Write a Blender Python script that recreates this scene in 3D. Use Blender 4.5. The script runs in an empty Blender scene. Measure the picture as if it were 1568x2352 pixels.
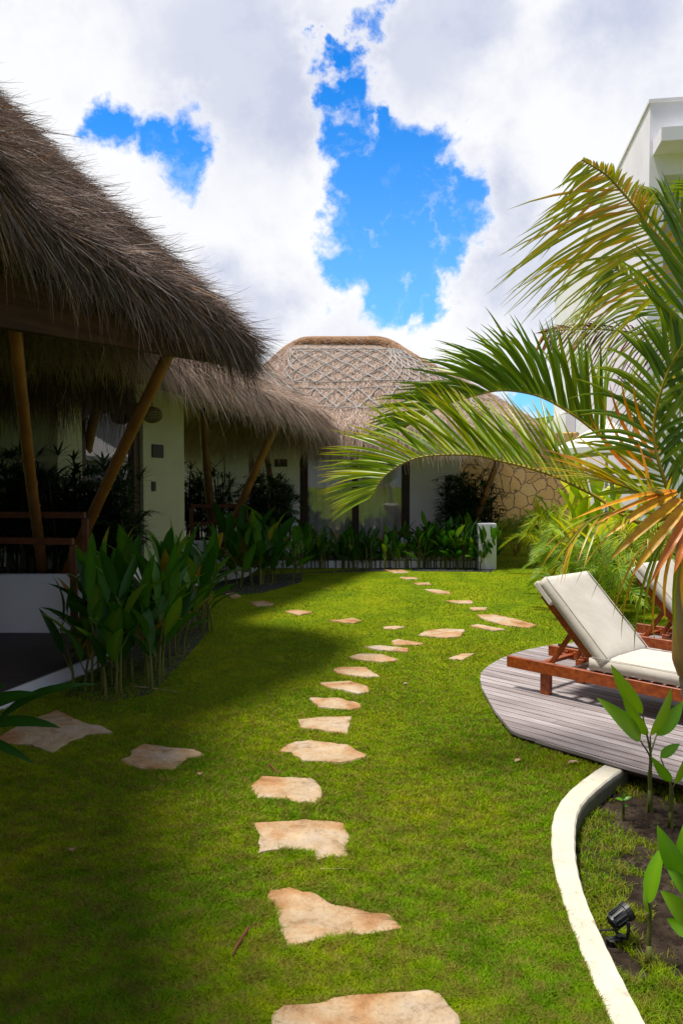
import bpy, bmesh, math, random
import numpy as np
from mathutils import Vector, Matrix
random.seed(7); R = np.random.default_rng(11)
scene = bpy.context.scene
COL = scene.collection
# ------------------------------------------------------------------ camera model
F = 1800.0; UC = 784.0; VC = 1176.0; TH = math.atan(66/1800.0); H = 1.6
def ray(u, v):
    cx = (u-UC)/F; cy = -(v-VC)/F
    return np.array([cx, math.cos(TH)+cy*math.sin(TH), -math.sin(TH)+cy*math.cos(TH)])
def P(u, v, Y):
    d = ray(u, v); return np.array([0, 0, H]) + d/d[1]*Y
def G(u, v, z=0.0):
    d = ray(u, v); return np.array([0, 0, H]) + d*((z-H)/d[2])
cam_d = bpy.data.cameras.new('camera'); cam = bpy.data.objects.new('camera', cam_d); COL.objects.link(cam)
cam_d.sensor_fit = 'VERTICAL'; cam_d.sensor_height = 36; cam_d.lens = 36*F/2352
cam_d.clip_start = 0.05; cam_d.clip_end = 3000
cam.location = (0, 0, H); cam.rotation_euler = (math.radians(90)-TH, 0, 0)
scene.camera = cam

# ------------------------------------------------------------------ materials
def nm(name):
    m = bpy.data.materials.new(name); m.use_nodes = True
    nt = m.node_tree; b = nt.nodes['Principled BSDF']; return m, nt, b
def ramp(nt, stops, interp='LINEAR'):
    n = nt.nodes.new('ShaderNodeValToRGB'); cr = n.color_ramp; cr.interpolation = interp
    while len(cr.elements) < len(stops): cr.elements.new(0.5)
    for e, (p, c) in zip(cr.elements, stops):
        e.position = p; e.color = (c[0], c[1], c[2], 1)
    return n
def noise(nt, scale, detail=5, rough=.6, vec=None, dist=0.0):
    n = nt.nodes.new('ShaderNodeTexNoise'); n.inputs['Scale'].default_value = scale
    n.inputs['Detail'].default_value = detail; n.inputs['Roughness'].default_value = rough
    n.inputs['Distortion'].default_value = dist
    if vec is not None: nt.links.new(vec, n.inputs['Vector'])
    return n
def coords(nt, kind='Object', scale=(1, 1, 1)):
    t = nt.nodes.new('ShaderNodeTexCoord'); mp = nt.nodes.new('ShaderNodeMapping')
    mp.inputs['Scale'].default_value = scale
    nt.links.new(t.outputs[kind], mp.inputs['Vector']); return mp.outputs['Vector']
def mixc(nt, fac, a, b, mode='MIX'):
    n = nt.nodes.new('ShaderNodeMix'); n.data_type = 'RGBA'; n.blend_type = mode
    for s, v in ((n.inputs[0], fac), (n.inputs[6], a), (n.inputs[7], b)):
        if isinstance(v, (int, float)): s.default_value = v
        elif isinstance(v, (tuple, list)): s.default_value = (v[0], v[1], v[2], 1)
        else: nt.links.new(v, s)
    return n.outputs[2]
def bump(nt, b, h, strength=.3, dist=.01):
    n = nt.nodes.new('ShaderNodeBump'); n.inputs['Strength'].default_value = strength
    n.inputs['Distance'].default_value = dist
    nt.links.new(h, n.inputs['Height']); nt.links.new(n.outputs[0], b.inputs['Normal']); return n
def mat_noise(name, stops, scale, rough=.8, bs=.3, bd=.01, sc=(1, 1, 1), fine=8, spec=.3, detail=6):
    m, nt, b = nm(name); v = coords(nt, 'Object', sc)
    n = noise(nt, scale, detail, .62, v); r = ramp(nt, stops); nt.links.new(n.outputs[0], r.inputs[0])
    nt.links.new(r.outputs[0], b.inputs['Base Color'])
    b.inputs['Roughness'].default_value = rough; b.inputs['Specular IOR Level'].default_value = spec
    n2 = noise(nt, scale*fine, 6, .65, v); bump(nt, b, n2.outputs[0], bs, bd)
    return m
def mat_tone(name, stops, rough=.6, trans=0.0, spec=.3, tcol=None, patch=None):
    """colour chosen by the per-blade 'tone' attribute"""
    m, nt, b = nm(name); a = nt.nodes.new('ShaderNodeAttribute'); a.attribute_name = 'tone'
    r = ramp(nt, stops); nt.links.new(a.outputs['Fac'], r.inputs[0]); c = r.outputs[0]
    for sc, col, amt in (patch or []):
        v = coords(nt, 'Object'); n = noise(nt, sc, 4, .6, v)
        rr = ramp(nt, [(.42, (0, 0, 0)), (.62, (amt, amt, amt))]); nt.links.new(n.outputs[0], rr.inputs[0])
        c = mixc(nt, rr.outputs[0], c, col)
    nt.links.new(c, b.inputs['Base Color'])
    b.inputs['Roughness'].default_value = rough; b.inputs['Specular IOR Level'].default_value = spec
    if trans > 0:
        t = nt.nodes.new('ShaderNodeBsdfTranslucent')
        if tcol is not None:
            nt.links.new(mixc(nt, 1.0, c, tcol, 'MULTIPLY'), t.inputs[0])
        else: nt.links.new(c, t.inputs[0])
        mx = nt.nodes.new('ShaderNodeMixShader'); mx.inputs[0].default_value = trans
        nt.links.new(b.outputs[0], mx.inputs[1]); nt.links.new(t.outputs[0], mx.inputs[2])
        nt.links.new(mx.outputs[0], nt.nodes['Material Output'].inputs[0])
    return m
MT = {}
MT['grass'] = mat_tone('grass blades', [(0, (.08, .21, .003)), (.5, (.175, .335, .003)), (.85, (.29, .40, .005)), (1, (.36, .26, .04))], .65, .35, .1, (1.3, 1.2, .5), [(.75, (.38, .42, .003), .8), (5.5, (.09, .19, .003), .55), (16, (.26, .19, .05), .6)])
MT['lawn'] = mat_noise('lawn turf', [(.3, (.07, .13, .003)), (.5, (.14, .20, .003)), (.7, (.22, .24, .006))], 1.3, .95, .6, .02, fine=40, spec=.05)
MT['soil'] = mat_noise('dark planting soil', [(.3, (.018, .013, .01)), (.55, (.05, .034, .025)), (.75, (.12, .09, .07))], 9, .95, .9, .03, fine=6, spec=.1)
MT['bed'] = mat_noise('mossy bed', [(.35, (.03, .022, .015)), (.5, (.07, .05, .035)), (.62, (.10, .078, .05)), (.75, (.15, .12, .085))], 7, .95, 1, .04, fine=8, spec=.05)
MT['gravel'] = mat_noise('dark gravel', [(.3, (.01, .011, .014)), (.6, (.04, .045, .055)), (.8, (.16, .17, .2))], 22, .7, 1, .03, fine=2)
m, nt, b = nm('sandstone slab'); v0 = coords(nt, 'Object'); oi = nt.nodes.new('ShaderNodeObjectInfo')
vm = nt.nodes.new('ShaderNodeVectorMath'); vm.operation = 'ADD'; nt.links.new(v0, vm.inputs[0]); sc_ = nt.nodes.new('ShaderNodeVectorMath'); sc_.operation = 'SCALE'; sc_.inputs[0].default_value = (37, 51, 13); nt.links.new(oi.outputs['Random'], sc_.inputs['Scale']); nt.links.new(sc_.outputs[0], vm.inputs[1]); v = vm.outputs[0]
n1 = noise(nt, 2.6, 7, .62, v, .4); n2 = noise(nt, 9, 8, .72, v, .6); n3 = noise(nt, 60, 4, .7, v)
r1 = ramp(nt, [(.30, (.30, .13, .045)), (.42, (.44, .25, .12)), (.52, (.50, .37, .235)), (.64, (.52, .44, .35)), (.75, (.40, .36, .31))]); nt.links.new(n1.outputs[0], r1.inputs[0])
r2_ = ramp(nt, [(.30, (.45, .38, .30)), (.45, (.9, .86, .82)), (.7, (1.08, 1.07, 1.05))]); nt.links.new(n2.outputs[0], r2_.inputs[0])
r3_ = ramp(nt, [(.3, (.75, .72, .70)), (.5, (1, 1, 1))]); nt.links.new(n3.outputs[0], r3_.inputs[0])
nt.links.new(mixc(nt, 1, mixc(nt, 1, r1.outputs[0], r2_.outputs[0], 'MULTIPLY'), r3_.outputs[0], 'MULTIPLY'), b.inputs['Base Color']); b.inputs['Roughness'].default_value = .88; b.inputs['Specular IOR Level'].default_value = .2
bump(nt, b, n2.outputs[0], .8, .03); MT['stone'] = m
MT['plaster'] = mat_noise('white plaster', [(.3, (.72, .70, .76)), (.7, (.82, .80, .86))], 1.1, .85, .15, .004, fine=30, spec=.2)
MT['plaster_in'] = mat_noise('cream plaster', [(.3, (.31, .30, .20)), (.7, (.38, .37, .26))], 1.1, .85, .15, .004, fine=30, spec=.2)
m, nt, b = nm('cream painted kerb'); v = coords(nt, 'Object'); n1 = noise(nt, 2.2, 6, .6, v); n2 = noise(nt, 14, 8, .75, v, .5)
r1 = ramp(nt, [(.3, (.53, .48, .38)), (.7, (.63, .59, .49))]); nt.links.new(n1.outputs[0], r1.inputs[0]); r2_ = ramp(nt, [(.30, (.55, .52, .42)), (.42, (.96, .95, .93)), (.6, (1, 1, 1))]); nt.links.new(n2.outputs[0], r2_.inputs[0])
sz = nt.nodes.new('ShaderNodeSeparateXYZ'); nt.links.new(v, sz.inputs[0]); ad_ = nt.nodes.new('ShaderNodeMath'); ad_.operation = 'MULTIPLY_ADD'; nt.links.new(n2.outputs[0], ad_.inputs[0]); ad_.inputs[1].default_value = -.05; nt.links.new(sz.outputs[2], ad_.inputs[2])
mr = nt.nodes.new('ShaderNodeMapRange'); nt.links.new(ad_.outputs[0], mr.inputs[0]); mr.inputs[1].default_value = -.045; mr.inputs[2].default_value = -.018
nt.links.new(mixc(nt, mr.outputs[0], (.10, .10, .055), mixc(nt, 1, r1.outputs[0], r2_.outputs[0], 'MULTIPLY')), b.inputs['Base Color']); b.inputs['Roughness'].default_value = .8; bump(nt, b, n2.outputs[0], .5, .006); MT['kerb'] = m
MT['floor'] = mat_noise('porch floor', [(.3, (.045, .035, .036)), (.7, (.085, .066, .064))], 5, .6, .2, .003, sc=(1, 6, 1))
MT['bamboo'] = mat_noise('bamboo', [(.3, (.11, .042, .008)), (.55, (.19, .075, .013)), (.75, (.25, .115, .025))], 3.0, .45, .2, .003, sc=(1, 1, .35), spec=.4)
MT['bamboo_dark'] = mat_noise('bamboo dark', [(.3, (.05, .022, .01)), (.75, (.16, .07, .02))], 3.0, .5, .2, .003, sc=(1, 1, .35), spec=.4)
MT['teak'] = mat_noise('varnished teak', [(.3, (.15, .024, .005)), (.55, (.29, .058, .009)), (.75, (.40, .11, .018))], 4, .35, .1, .002, sc=(1, 8, 8), spec=.5)
MT['darkwood'] = mat_noise('dark stained wood', [(.3, (.022, .009, .006)), (.7, (.05, .022, .014))], 4, .5, .15, .002, sc=(1, 1, .2))
MT['redwood'] = mat_noise('red brown wood', [(.3, (.07, .018, .01)), (.7, (.15, .045, .02))], 4, .5, .15, .002)
MT['beam'] = mat_noise('brown beam', [(.3, (.03, .012, .005)), (.7, (.075, .033, .012))], 2, .7, .5, .01, sc=(1, 1, 10))
MT['pole'] = mat_noise('weathered bamboo poles', [(.3, (.20, .19, .18)), (.6, (.38, .37, .36)), (.8, (.5, .49, .48))], 5, .8, .4, .004)
MT['canvas'] = mat_noise('off white cushion canvas', [(.3, (.50, .46, .40)), (.7, (.60, .56, .50))], 2.6, .9, .45, .014, fine=2.2, spec=.15, sc=(1, 1.8, 1), detail=3)
MT['parasol'] = mat_noise('white parasol fabric', [(.3, (.74, .73, .72)), (.7, (.82, .81, .8))], 3, .85, .15, .003, spec=.15)
MT['curtain'] = mat_noise('sheer curtain', [(.3, (.62, .62, .6)), (.7, (.74, .74, .73))], 2, .9, .1, .002, spec=.1)
MT['black'] = mat_noise('black powder coat', [(.3, (.008, .008, .01)), (.7, (.016, .016, .018))], 8, .42, .2, .002, spec=.5)
MT['plate'] = mat_noise('dark engraved plate', [(.3, (.010, .006, .006)), (.7, (.02, .012, .011))], 8, .55, .2, .002)
MT['metal'] = mat_noise('enamel white', [(.3, (.62, .63, .62)), (.7, (.7, .71, .7))], 4, .5, .05, .002, spec=.4)
MT['wicker'] = mat_noise('wicker', [(.3, (.10, .07, .04)), (.7, (.2, .14, .08))], 12, .8, .3, .004)
MT['bark'] = mat_noise('palm stem', [(.3, (.22, .17, .12)), (.5, (.33, .27, .2)), (.7, (.42, .33, .24))], 5, .75, .5, .006, sc=(1, 1, 3))
MT['shaft'] = mat_noise('crownshaft', [(.35, (.25, .27, .17)), (.5, (.36, .26, .11)), (.62, (.42, .19, .04))], 3, .5, .2, .003, sc=(1, 1, .4))
MT['hill'] = mat_noise('wooded hill', [(.35, (.02, .05, .012)), (.5, (.05, .11, .02)), (.68, (.13, .19, .04))], .09, .95, 1, 1.5, fine=3, spec=.05)
MT['leafstem'] = mat_noise('green cane', [(.35, (.055, .06, .012)), (.55, (.12, .13, .02)), (.7, (.2, .13, .04))], 4, .55, .2, .002, sc=(1, 1, .5))
MT['canestem'] = mat_noise('dark cane', [(.35, (.02, .022, .01)), (.7, (.06, .055, .02))], 4, .6, .2, .002)
MT['heliconia'] = mat_tone('heliconia leaves', [(0, (.014, .06, .005)), (.5, (.032, .12, .008)), (.85, (.07, .20, .010)), (.93, (.17, .23, .015)), (1, (.26, .14, .02))], .42, .28, .3, (1.2, 1.3, .5))
MT['youngleaf'] = mat_tone('young canna leaves', [(0, (.05, .19, .008)), (.6, (.14, .36, .008)), (1, (.30, .48, .015))], .36, .35, .4, (1.2, 1.2, .4))
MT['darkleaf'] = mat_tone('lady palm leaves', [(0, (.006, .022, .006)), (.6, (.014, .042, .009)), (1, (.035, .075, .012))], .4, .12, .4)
MT['brightleaf'] = mat_tone('bright garden leaves', [(0, (.14, .28, .008)), (.5, (.34, .48, .010)), (.85, (.55, .60, .012)), (1, (.68, .60, .02))], .42, .4, .35, (1.2, 1.2, .5))
MT['fernleaf'] = mat_tone('areca shrub leaves', [(0, (.05, .14, .008)), (.5, (.14, .27, .010)), (.85, (.32, .40, .012)), (1, (.48, .38, .02))], .45, .3, .3, (1.2, 1.2, .5))
MT['palmleaf'] = mat_tone('palm leaflets', [(0, (.03, .085, .006)), (.3, (.10, .19, .008)), (.6, (.24, .33, .010)), (.78, (.40, .38, .012)), (.9, (.60, .28, .015)), (1, (.32, .11, .05))], .38, .32, .45, (1.3, 1.3, .5))
MT['goldleaf'] = mat_tone('golden palm leaflets', [(0, (.62, .40, .015)), (.4, (.82, .45, .012)), (.8, (.88, .42, .015)), (1, (.70, .22, .03))], .42, .3, .4, (1.2, 1.1, .5), [(14, (.45, .10, .02), .45)])
MT['dryleaf'] = mat_tone('dry palm leaflets', [(0, (.10, .06, .06)), (.4, (.28, .11, .05)), (.8, (.42, .15, .04)), (1, (.5, .3, .05))], .6, .15, .2)
MT['rachis'] = mat_noise('palm rachis', [(.3, (.16, .17, .015)), (.7, (.42, .28, .02))], 3, .45, .1, .002)
MT['flower'] = mat_noise('orange bract', [(.3, (.55, .12, .01)), (.7, (.7, .3, .02))], 20, .5, .1, .002)
MT['drylitter'] = mat_noise('dry leaf', [(.3, (.22, .12, .06)), (.7, (.5, .36, .22))], 20, .8, .3, .004)
MT['twig'] = mat_noise('red twig', [(.3, (.08, .02, .01)), (.7, (.2, .07, .03))], 20, .8, .3, .004)
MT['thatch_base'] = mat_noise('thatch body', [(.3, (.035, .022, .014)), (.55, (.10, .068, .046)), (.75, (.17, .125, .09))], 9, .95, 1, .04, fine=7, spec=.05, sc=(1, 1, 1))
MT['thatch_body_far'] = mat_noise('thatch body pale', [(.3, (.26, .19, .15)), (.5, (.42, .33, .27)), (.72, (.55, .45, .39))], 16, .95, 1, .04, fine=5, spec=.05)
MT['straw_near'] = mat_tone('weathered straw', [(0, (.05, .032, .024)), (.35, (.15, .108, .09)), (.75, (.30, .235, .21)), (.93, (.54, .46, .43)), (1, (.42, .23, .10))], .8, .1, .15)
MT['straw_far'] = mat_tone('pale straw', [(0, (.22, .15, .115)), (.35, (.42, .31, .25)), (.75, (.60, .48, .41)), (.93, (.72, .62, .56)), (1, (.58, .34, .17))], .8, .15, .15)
MT['ridge'] = mat_noise('ridge cap straw', [(.3, (.15, .08, .045)), (.5, (.30, .17, .095)), (.7, (.40, .25, .15))], 6, .9, .9, .02, sc=(.4, 2, 3), fine=5)
# glass with reflection
m, nt, b = nm('window glass')
tr = nt.nodes.new('ShaderNodeBsdfTransparent'); gl = nt.nodes.new('ShaderNodeBsdfGlossy'); gl.inputs['Roughness'].default_value = .02
tr.inputs[0].default_value = (.93, .95, .94, 1)
fr = nt.nodes.new('ShaderNodeFresnel'); fr.inputs[0].default_value = 1.6
ad = nt.nodes.new('ShaderNodeMath'); ad.operation = 'ADD'; ad.inputs[1].default_value = .02
nt.links.new(fr.outputs[0], ad.inputs[0])
mx = nt.nodes.new('ShaderNodeMixShader'); nt.links.new(ad.outputs[0], mx.inputs[0]); nt.links.new(tr.outputs[0], mx.inputs[1]); nt.links.new(gl.outputs[0], mx.inputs[2])
nt.links.new(mx.outputs[0], nt.nodes['Material Output'].inputs[0]); MT['glass'] = m
# rubble wall (voronoi)
m, nt, b = nm('rubble stone'); v = coords(nt, 'Object', (1, 1, 1))
vo = nt.nodes.new('ShaderNodeTexVoronoi'); vo.feature = 'DISTANCE_TO_EDGE'; vo.inputs['Scale'].default_value = 3.6
vc = nt.nodes.new('ShaderNodeTexVoronoi'); vc.inputs['Scale'].default_value = 3.6
nd = noise(nt, 3, 3, .5, v); dv = mixc(nt, .22, v, nd.outputs[1])
nt.links.new(dv, vo.inputs['Vector']); nt.links.new(dv, vc.inputs['Vector'])
rc = ramp(nt, [(0, (.50, .27, .07)), (.5, (.68, .43, .14)), (1, (.72, .52, .25))]); nt.links.new(vc.outputs['Color'], rc.inputs[0])
nn = noise(nt, 12, 6, .7, v); c = mixc(nt, .5, rc.outputs[0], mixc(nt, nn.outputs[0], (.3, .17, .06), (.66, .5, .26)))
re = ramp(nt, [(0, (0, 0, 0)), (.05, (1, 1, 1))]); nt.links.new(vo.outputs[0], re.inputs[0])
c = mixc(nt, re.outputs[0], (.20, .14, .08), c); nt.links.new(c, b.inputs['Base Color']); b.inputs['Roughness'].default_value = .9
bump(nt, b, re.outputs[0], .9, .04); MT['rubble'] = m
# weathered deck board
m, nt, b = nm('weathered deck boards'); v = coords(nt, 'Object', (1.2, 14, 14))
n1 = noise(nt, 1.6, 6, .65, v); a = nt.nodes.new('ShaderNodeAttribute'); a.attribute_name = 'tone'
r1 = ramp(nt, [(.3, (.20, .17, .165)), (.52, (.34, .30, .30)), (.75, (.50, .46, .47))]); nt.links.new(n1.outputs[0], r1.inputs[0])
r2 = ramp(nt, [(0, (.72, .68, .68)), (1, (1.1, 1.1, 1.12))]); nt.links.new(a.outputs['Fac'], r2.inputs[0])
nt.links.new(mixc(nt, 1, r1.outputs[0], r2.outputs[0], 'MULTIPLY'), b.inputs['Base Color'])
b.inputs['Roughness'].default_value = .75; bump(nt, b, n1.outputs[0], .4, .004); MT['deck'] = m

# ------------------------------------------------------------------ object helpers
def tag(o, label=None, cat=None, group=None, kind=None):
    if label: o['label'] = label
    if cat: o['category'] = cat
    if group: o['group'] = group
    if kind: o['kind'] = kind
    return o
def empty(name, loc, label, cat, group=None):
    o = bpy.data.objects.new(name, None); COL.objects.link(o); o.location = tuple(float(x) for x in loc)
    o.empty_display_size = .1
    return tag(o, label, cat, group)
class Buf:
    def __init__(s): s.v = []; s.n = 0; s.f3 = []; s.f4 = []; s.t = []
    def add(s, v, f, tone=.5):
        v = np.asarray(v, float).reshape(-1, 3); f = np.asarray(f, int)
        (s.f3 if f.shape[1] == 3 else s.f4).append(f+s.n)
        s.v.append(v); s.t.append(np.broadcast_to(np.asarray(tone, float), (len(v),)).copy() if np.ndim(tone) == 0 else np.asarray(tone, float))
        s.n += len(v)
    def build(s, name, mat, parent=None, smooth=False, poly=None):
        if s.n == 0: return None
        V = np.concatenate(s.v); f3 = np.concatenate(s.f3) if s.f3 else np.zeros((0, 3), int)
        f4 = np.concatenate(s.f4) if s.f4 else np.zeros((0, 4), int)
        if parent is not None: V = V - np.array(parent_world(parent))
        me = bpy.data.meshes.new(name); me.vertices.add(len(V)); me.vertices.foreach_set('co', V.ravel())
        loops = np.concatenate([f3.ravel(), f4.ravel()]); me.loops.add(len(loops)); me.loops.foreach_set('vertex_index', loops)
        starts = np.concatenate([np.arange(len(f3))*3, len(f3)*3+np.arange(len(f4))*4])
        tot = np.concatenate([np.full(len(f3), 3), np.full(len(f4), 4)])
        me.polygons.add(len(starts)); me.polygons.foreach_set('loop_start', starts); me.polygons.foreach_set('loop_total', tot)
        me.polygons.foreach_set('use_smooth', np.full(len(starts), bool(smooth)))
        me.update(calc_edges=True)
        at = me.attributes.new('tone', 'FLOAT', 'POINT'); at.data.foreach_set('value', np.concatenate(s.t))
        me.materials.append(MT[mat]); me.validate()
        o = bpy.data.objects.new(name, me); COL.objects.link(o)
        if parent is not None: o.parent = parent
        return o
def parent_world(p):
    l = np.array(p.location)
    while p.parent is not None: p = p.parent; l = l+np.array(p.location)
    return l
def N(v):
    v = np.asarray(v, float); return v/(np.linalg.norm(v)+1e-9)
def box(B, c, sx, sy, sz, ax=(1, 0, 0), ay=(0, 1, 0), az=(0, 0, 1), tone=.5, bev=.004):
    """chamfered box"""
    ax, ay, az = N(ax), N(ay), N(az); c = np.asarray(c, float)
    hx, hy, hz = sx/2, sy/2, sz/2; bv = min(bev, hx*.4, hy*.4, hz*.4)
    vs = []; 
    for k, (px, py, pz) in enumerate([(1, 1, 1)]): pass
    idx = {}
    for X in (-1, 1):
        for Y in (-1, 1):
            for Z in (-1, 1):
                for k in range(3):
                    p = [hx, hy, hz]; p[k] += 0
                    q = [X*(hx-(bv if k != 0 else 0)), Y*(hy-(bv if k != 1 else 0)), Z*(hz-(bv if k != 2 else 0))]
                    idx[(X, Y, Z, k)] = len(vs); vs.append(c+ax*q[0]+ay*q[1]+az*q[2])
    q4 = []; t3 = []
    for s in (-1, 1):
        o = [(-1, -1), (1, -1), (1, 1), (-1, 1)]
        if s < 0: o = o[::-1]
        q4.append([idx[(s, a, b, 0)] for a, b in o]); q4.append([idx[(b, s, a, 1)] for a, b in o]); q4.append([idx[(a, b, s, 2)] for a, b in o])
    for a in (-1, 1):
        for b in (-1, 1):
            q4.append([idx[(-1, a, b, 1)], idx[(1, a, b, 1)], idx[(1, a, b, 2)], idx[(-1, a, b, 2)]])
            q4.append([idx[(a, -1, b, 0)], idx[(a, 1, b, 0)], idx[(a, 1, b, 2)], idx[(a, -1, b, 2)]])
            q4.append([idx[(a, b, -1, 0)], idx[(a, b, 1, 0)], idx[(a, b, 1, 1)], idx[(a, b, -1, 1)]])
            for z in (-1, 1): t3.append([idx[(a, b, z, 0)], idx[(a, b, z, 1)], idx[(a, b, z, 2)]])
    n0 = B.n; B.add(vs, q4, tone); B.f3.append(np.array(t3)+n0)
def bar(B, p, q, w, h, up=(0, 0, 1), tone=.5, bev=.004):
    p, q = np.asarray(p, float), np.asarray(q, float); d = N(q-p); s = N(np.cross(d, up)); u = np.cross(s, d)
    box(B, (p+q)/2, np.linalg.norm(q-p), w, h, d, s, u, tone, bev)
def tube(B, pts, rad, seg=8, tone=.5, cap=True):
    pts = np.asarray(pts, float); n = len(pts); rad = np.broadcast_to(np.asarray(rad, float), (n,))
    T = np.gradient(pts, axis=0); T /= np.linalg.norm(T, axis=1)[:, None]+1e-9
    ref = np.array([0, 0, 1.]) if abs(T[0][2]) < .9 else np.array([0, 1., 0])
    vs = []; a = np.arange(seg)/seg*2*math.pi
    for i in range(n):
        s = N(np.cross(T[i], ref)); u = np.cross(s, T[i])
        vs.append(pts[i]+rad[i]*(np.cos(a)[:, None]*s+np.sin(a)[:, None]*u))
    f = [[i*seg+j, i*seg+(j+1) % seg, (i+1)*seg+(j+1) % seg, (i+1)*seg+j] for i in range(n-1) for j in range(seg)]
    V = np.concatenate(vs); n0 = B.n; B.add(V, f, tone)
    if cap:
        B.add([pts[0]], np.zeros((0, 3), int)); B.add([pts[-1]], np.zeros((0, 3), int)); c0 = B.n-2; c1 = B.n-1
        B.f3.append(np.array([[n0+(j+1) % seg, n0+j, c0] for j in range(seg)]+[[n0+(n-1)*seg+j, n0+(n-1)*seg+(j+1) % seg, c1] for j in range(seg)]))
def bamboo(B, p, q, r0, r1, gap=.32):
    p, q = np.asarray(p, float), np.asarray(q, float); L = np.linalg.norm(q-p); pts = []; rs = []
    n = int(L/gap); off = random.uniform(-.1, .1)
    bend = np.array([random.uniform(-.02, .02), random.uniform(-.02, .02), 0])
    def at(t): return p+(q-p)*t+bend*math.sin(math.pi*t)
    pts.append(at(0)); rs.append(r0)
    for i in range(1, n+1):
        t = (i-.5+off)/n
        if t >= .98 or t <= .02: continue
        r = r0+(r1-r0)*t
        for dt, k in ((-.012/L*1, 1), (-.006/L, .97), (0, 1.10), (.006/L, .97), (.014/L, 1)): pts.append(at(t+dt)); rs.append(r*k)
        pts.append(at(min(t+.5/n, .985))); rs.append(r*.985)
    pts.append(at(1)); rs.append(r1); tube(B, pts, rs, 14)
def catmull(pts, n):
    pts = [np.asarray(p, float) for p in pts]; P0 = [2*pts[0]-pts[1]]+pts+[2*pts[-1]-pts[-2]]; out = []
    m = len(pts)-1
    for k in range(n):
        x = k/(n-1)*m; i = min(int(x), m-1); t = x-i; a, b, c, d = P0[i:i+4]
        out.append(.5*((2*b)+(c-a)*t+(2*a-5*b+4*c-d)*t*t+(3*b-a-3*c+d)*t**3))
    return np.array(out)
def poly_prism(name, pts, z0, z1, mat, parent=None, side_mat=None):
    bm = bmesh.new(); off = np.array(parent_world(parent)) if parent is not None else np.zeros(3)
    lo = [bm.verts.new((p[0]-off[0], p[1]-off[1], z0-off[2])) for p in pts]; hi = [bm.verts.new((p[0]-off[0], p[1]-off[1], z1-off[2])) for p in pts]
    f = bm.faces.new(hi); n = len(pts); sides = []
    for i in range(n): sides.append(bm.faces.new((lo[i], lo[(i+1) % n], hi[(i+1) % n], hi[i])))
    bmesh.ops.recalc_face_normals(bm, faces=bm.faces[:])
    if f.normal.z < 0: bmesh.ops.reverse_faces(bm, faces=bm.faces[:])
    me = bpy.data.meshes.new(name); me.materials.append(MT[mat])
    if side_mat:
        me.materials.append(MT[side_mat])
        for s in sides: s.material_index = 1
    bmesh.ops.triangulate(bm, faces=[f])
    bm.to_mesh(me); bm.free(); o = bpy.data.objects.new(name, me); COL.objects.link(o)
    if parent is not None: o.parent = parent
    return o
def inside(poly, x, y):
    poly = np.asarray(poly)[:, :2]; res = np.zeros(len(x), bool); n = len(poly)
    for i in range(n):
        x0, y0 = poly[i]; x1, y1 = poly[(i+1) % n]
        c = ((y0 > y) != (y1 > y)) & (x < (x1-x0)*(y-y0)/(y1-y0+1e-12)+x0); res ^= c
    return res
def leaf(B, base, tip, width, sag=.1, nrm=(0, -.3, 1), tone=.5, n=7, fold=.25, shape='lance', wave=0.0):
    """one blade: curved, folded along its midrib"""
    base, tip = np.asarray(base, float), np.asarray(tip, float); d = tip-base; L = np.linalg.norm(d)
    s = N(np.cross(d, nrm)); up = N(np.cross(s, d)); vs = []; ts = []
    for i in range(n):
        t = i/(n-1); c = base+d*t+up*sag*L*4*t*(1-t)*.5
        if sag < 0: c = base+d*t+up*sag*L*4*t*(1-t)*.5
        w = {'lance': math.sin(math.pi*min(1, t**.75))**.8 if 0 < t < 1 else .02,
             'paddle': (math.sin(math.pi*t**.62)**.55 if 0 < t < 1 else .03),
             'strap': ((1-t**3)*min(1, .5+t*3))}[shape]*width/2
        wv = wave*width*math.sin(i*2.3+L*40)
        vs += [c-s*w+up*(w*fold+wv), c, c+s*w+up*(w*fold-wv)]
    f = []
    for i in range(n-1):
        k = i*3; f += [[k, k+1, k+4, k+3], [k+1, k+2, k+5, k+4]]
    ta_ = np.full(len(vs), float(tone)); ta_[1::3] += .16; ta_[-3:] += .12; B.add(vs, f, np.clip(ta_, 0, 1 if tone > .9 else .92))

# ------------------------------------------------------------------ world: sky with clouds
SUN = N((-.95, -.12, 3.1))
w = bpy.data.worlds.new('World'); scene.world = w; w.use_nodes = True; nt = w.node_tree
bg = nt.nodes['Background']; sky = nt.nodes.new('ShaderNodeTexSky'); sky.sky_type = 'NISHITA'; sky.sun_disc = False
sky.sun_elevation = math.asin(SUN[2]); sky.sun_rotation = math.atan2(SUN[0], SUN[1]); sky.air_density = 1.0; sky.dust_density = .2; sky.ozone_density = 2.5
tc = nt.nodes.new('ShaderNodeTexCoord'); D = tc.outputs['Generated']
def vmath(op, a, b=None, s=None):
    n = nt.nodes.new('ShaderNodeVectorMath'); n.operation = op
    for i, x in enumerate((a, b)):
        if x is None: continue
        if isinstance(x, (tuple, list, np.ndarray)): n.inputs[i].default_value = tuple(float(q) for q in x)
        else: nt.links.new(x, n.inputs[i])
    if s is not None: n.inputs['Scale'].default_value = s
    return n.outputs['Value'] if op in ('DISTANCE', 'DOT_PRODUCT', 'LENGTH') else n.outputs[0]
def mth(op, a, b=None, c=None, clamp=False):
    n = nt.nodes.new('ShaderNodeMath'); n.operation = op; n.use_clamp = clamp
    for i, x in enumerate((a, b, c)):
        if x is None: continue
        if isinstance(x, (int, float)): n.inputs[i].default_value = x
        else: nt.links.new(x, n.inputs[i])
    return n.outputs[0]
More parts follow.
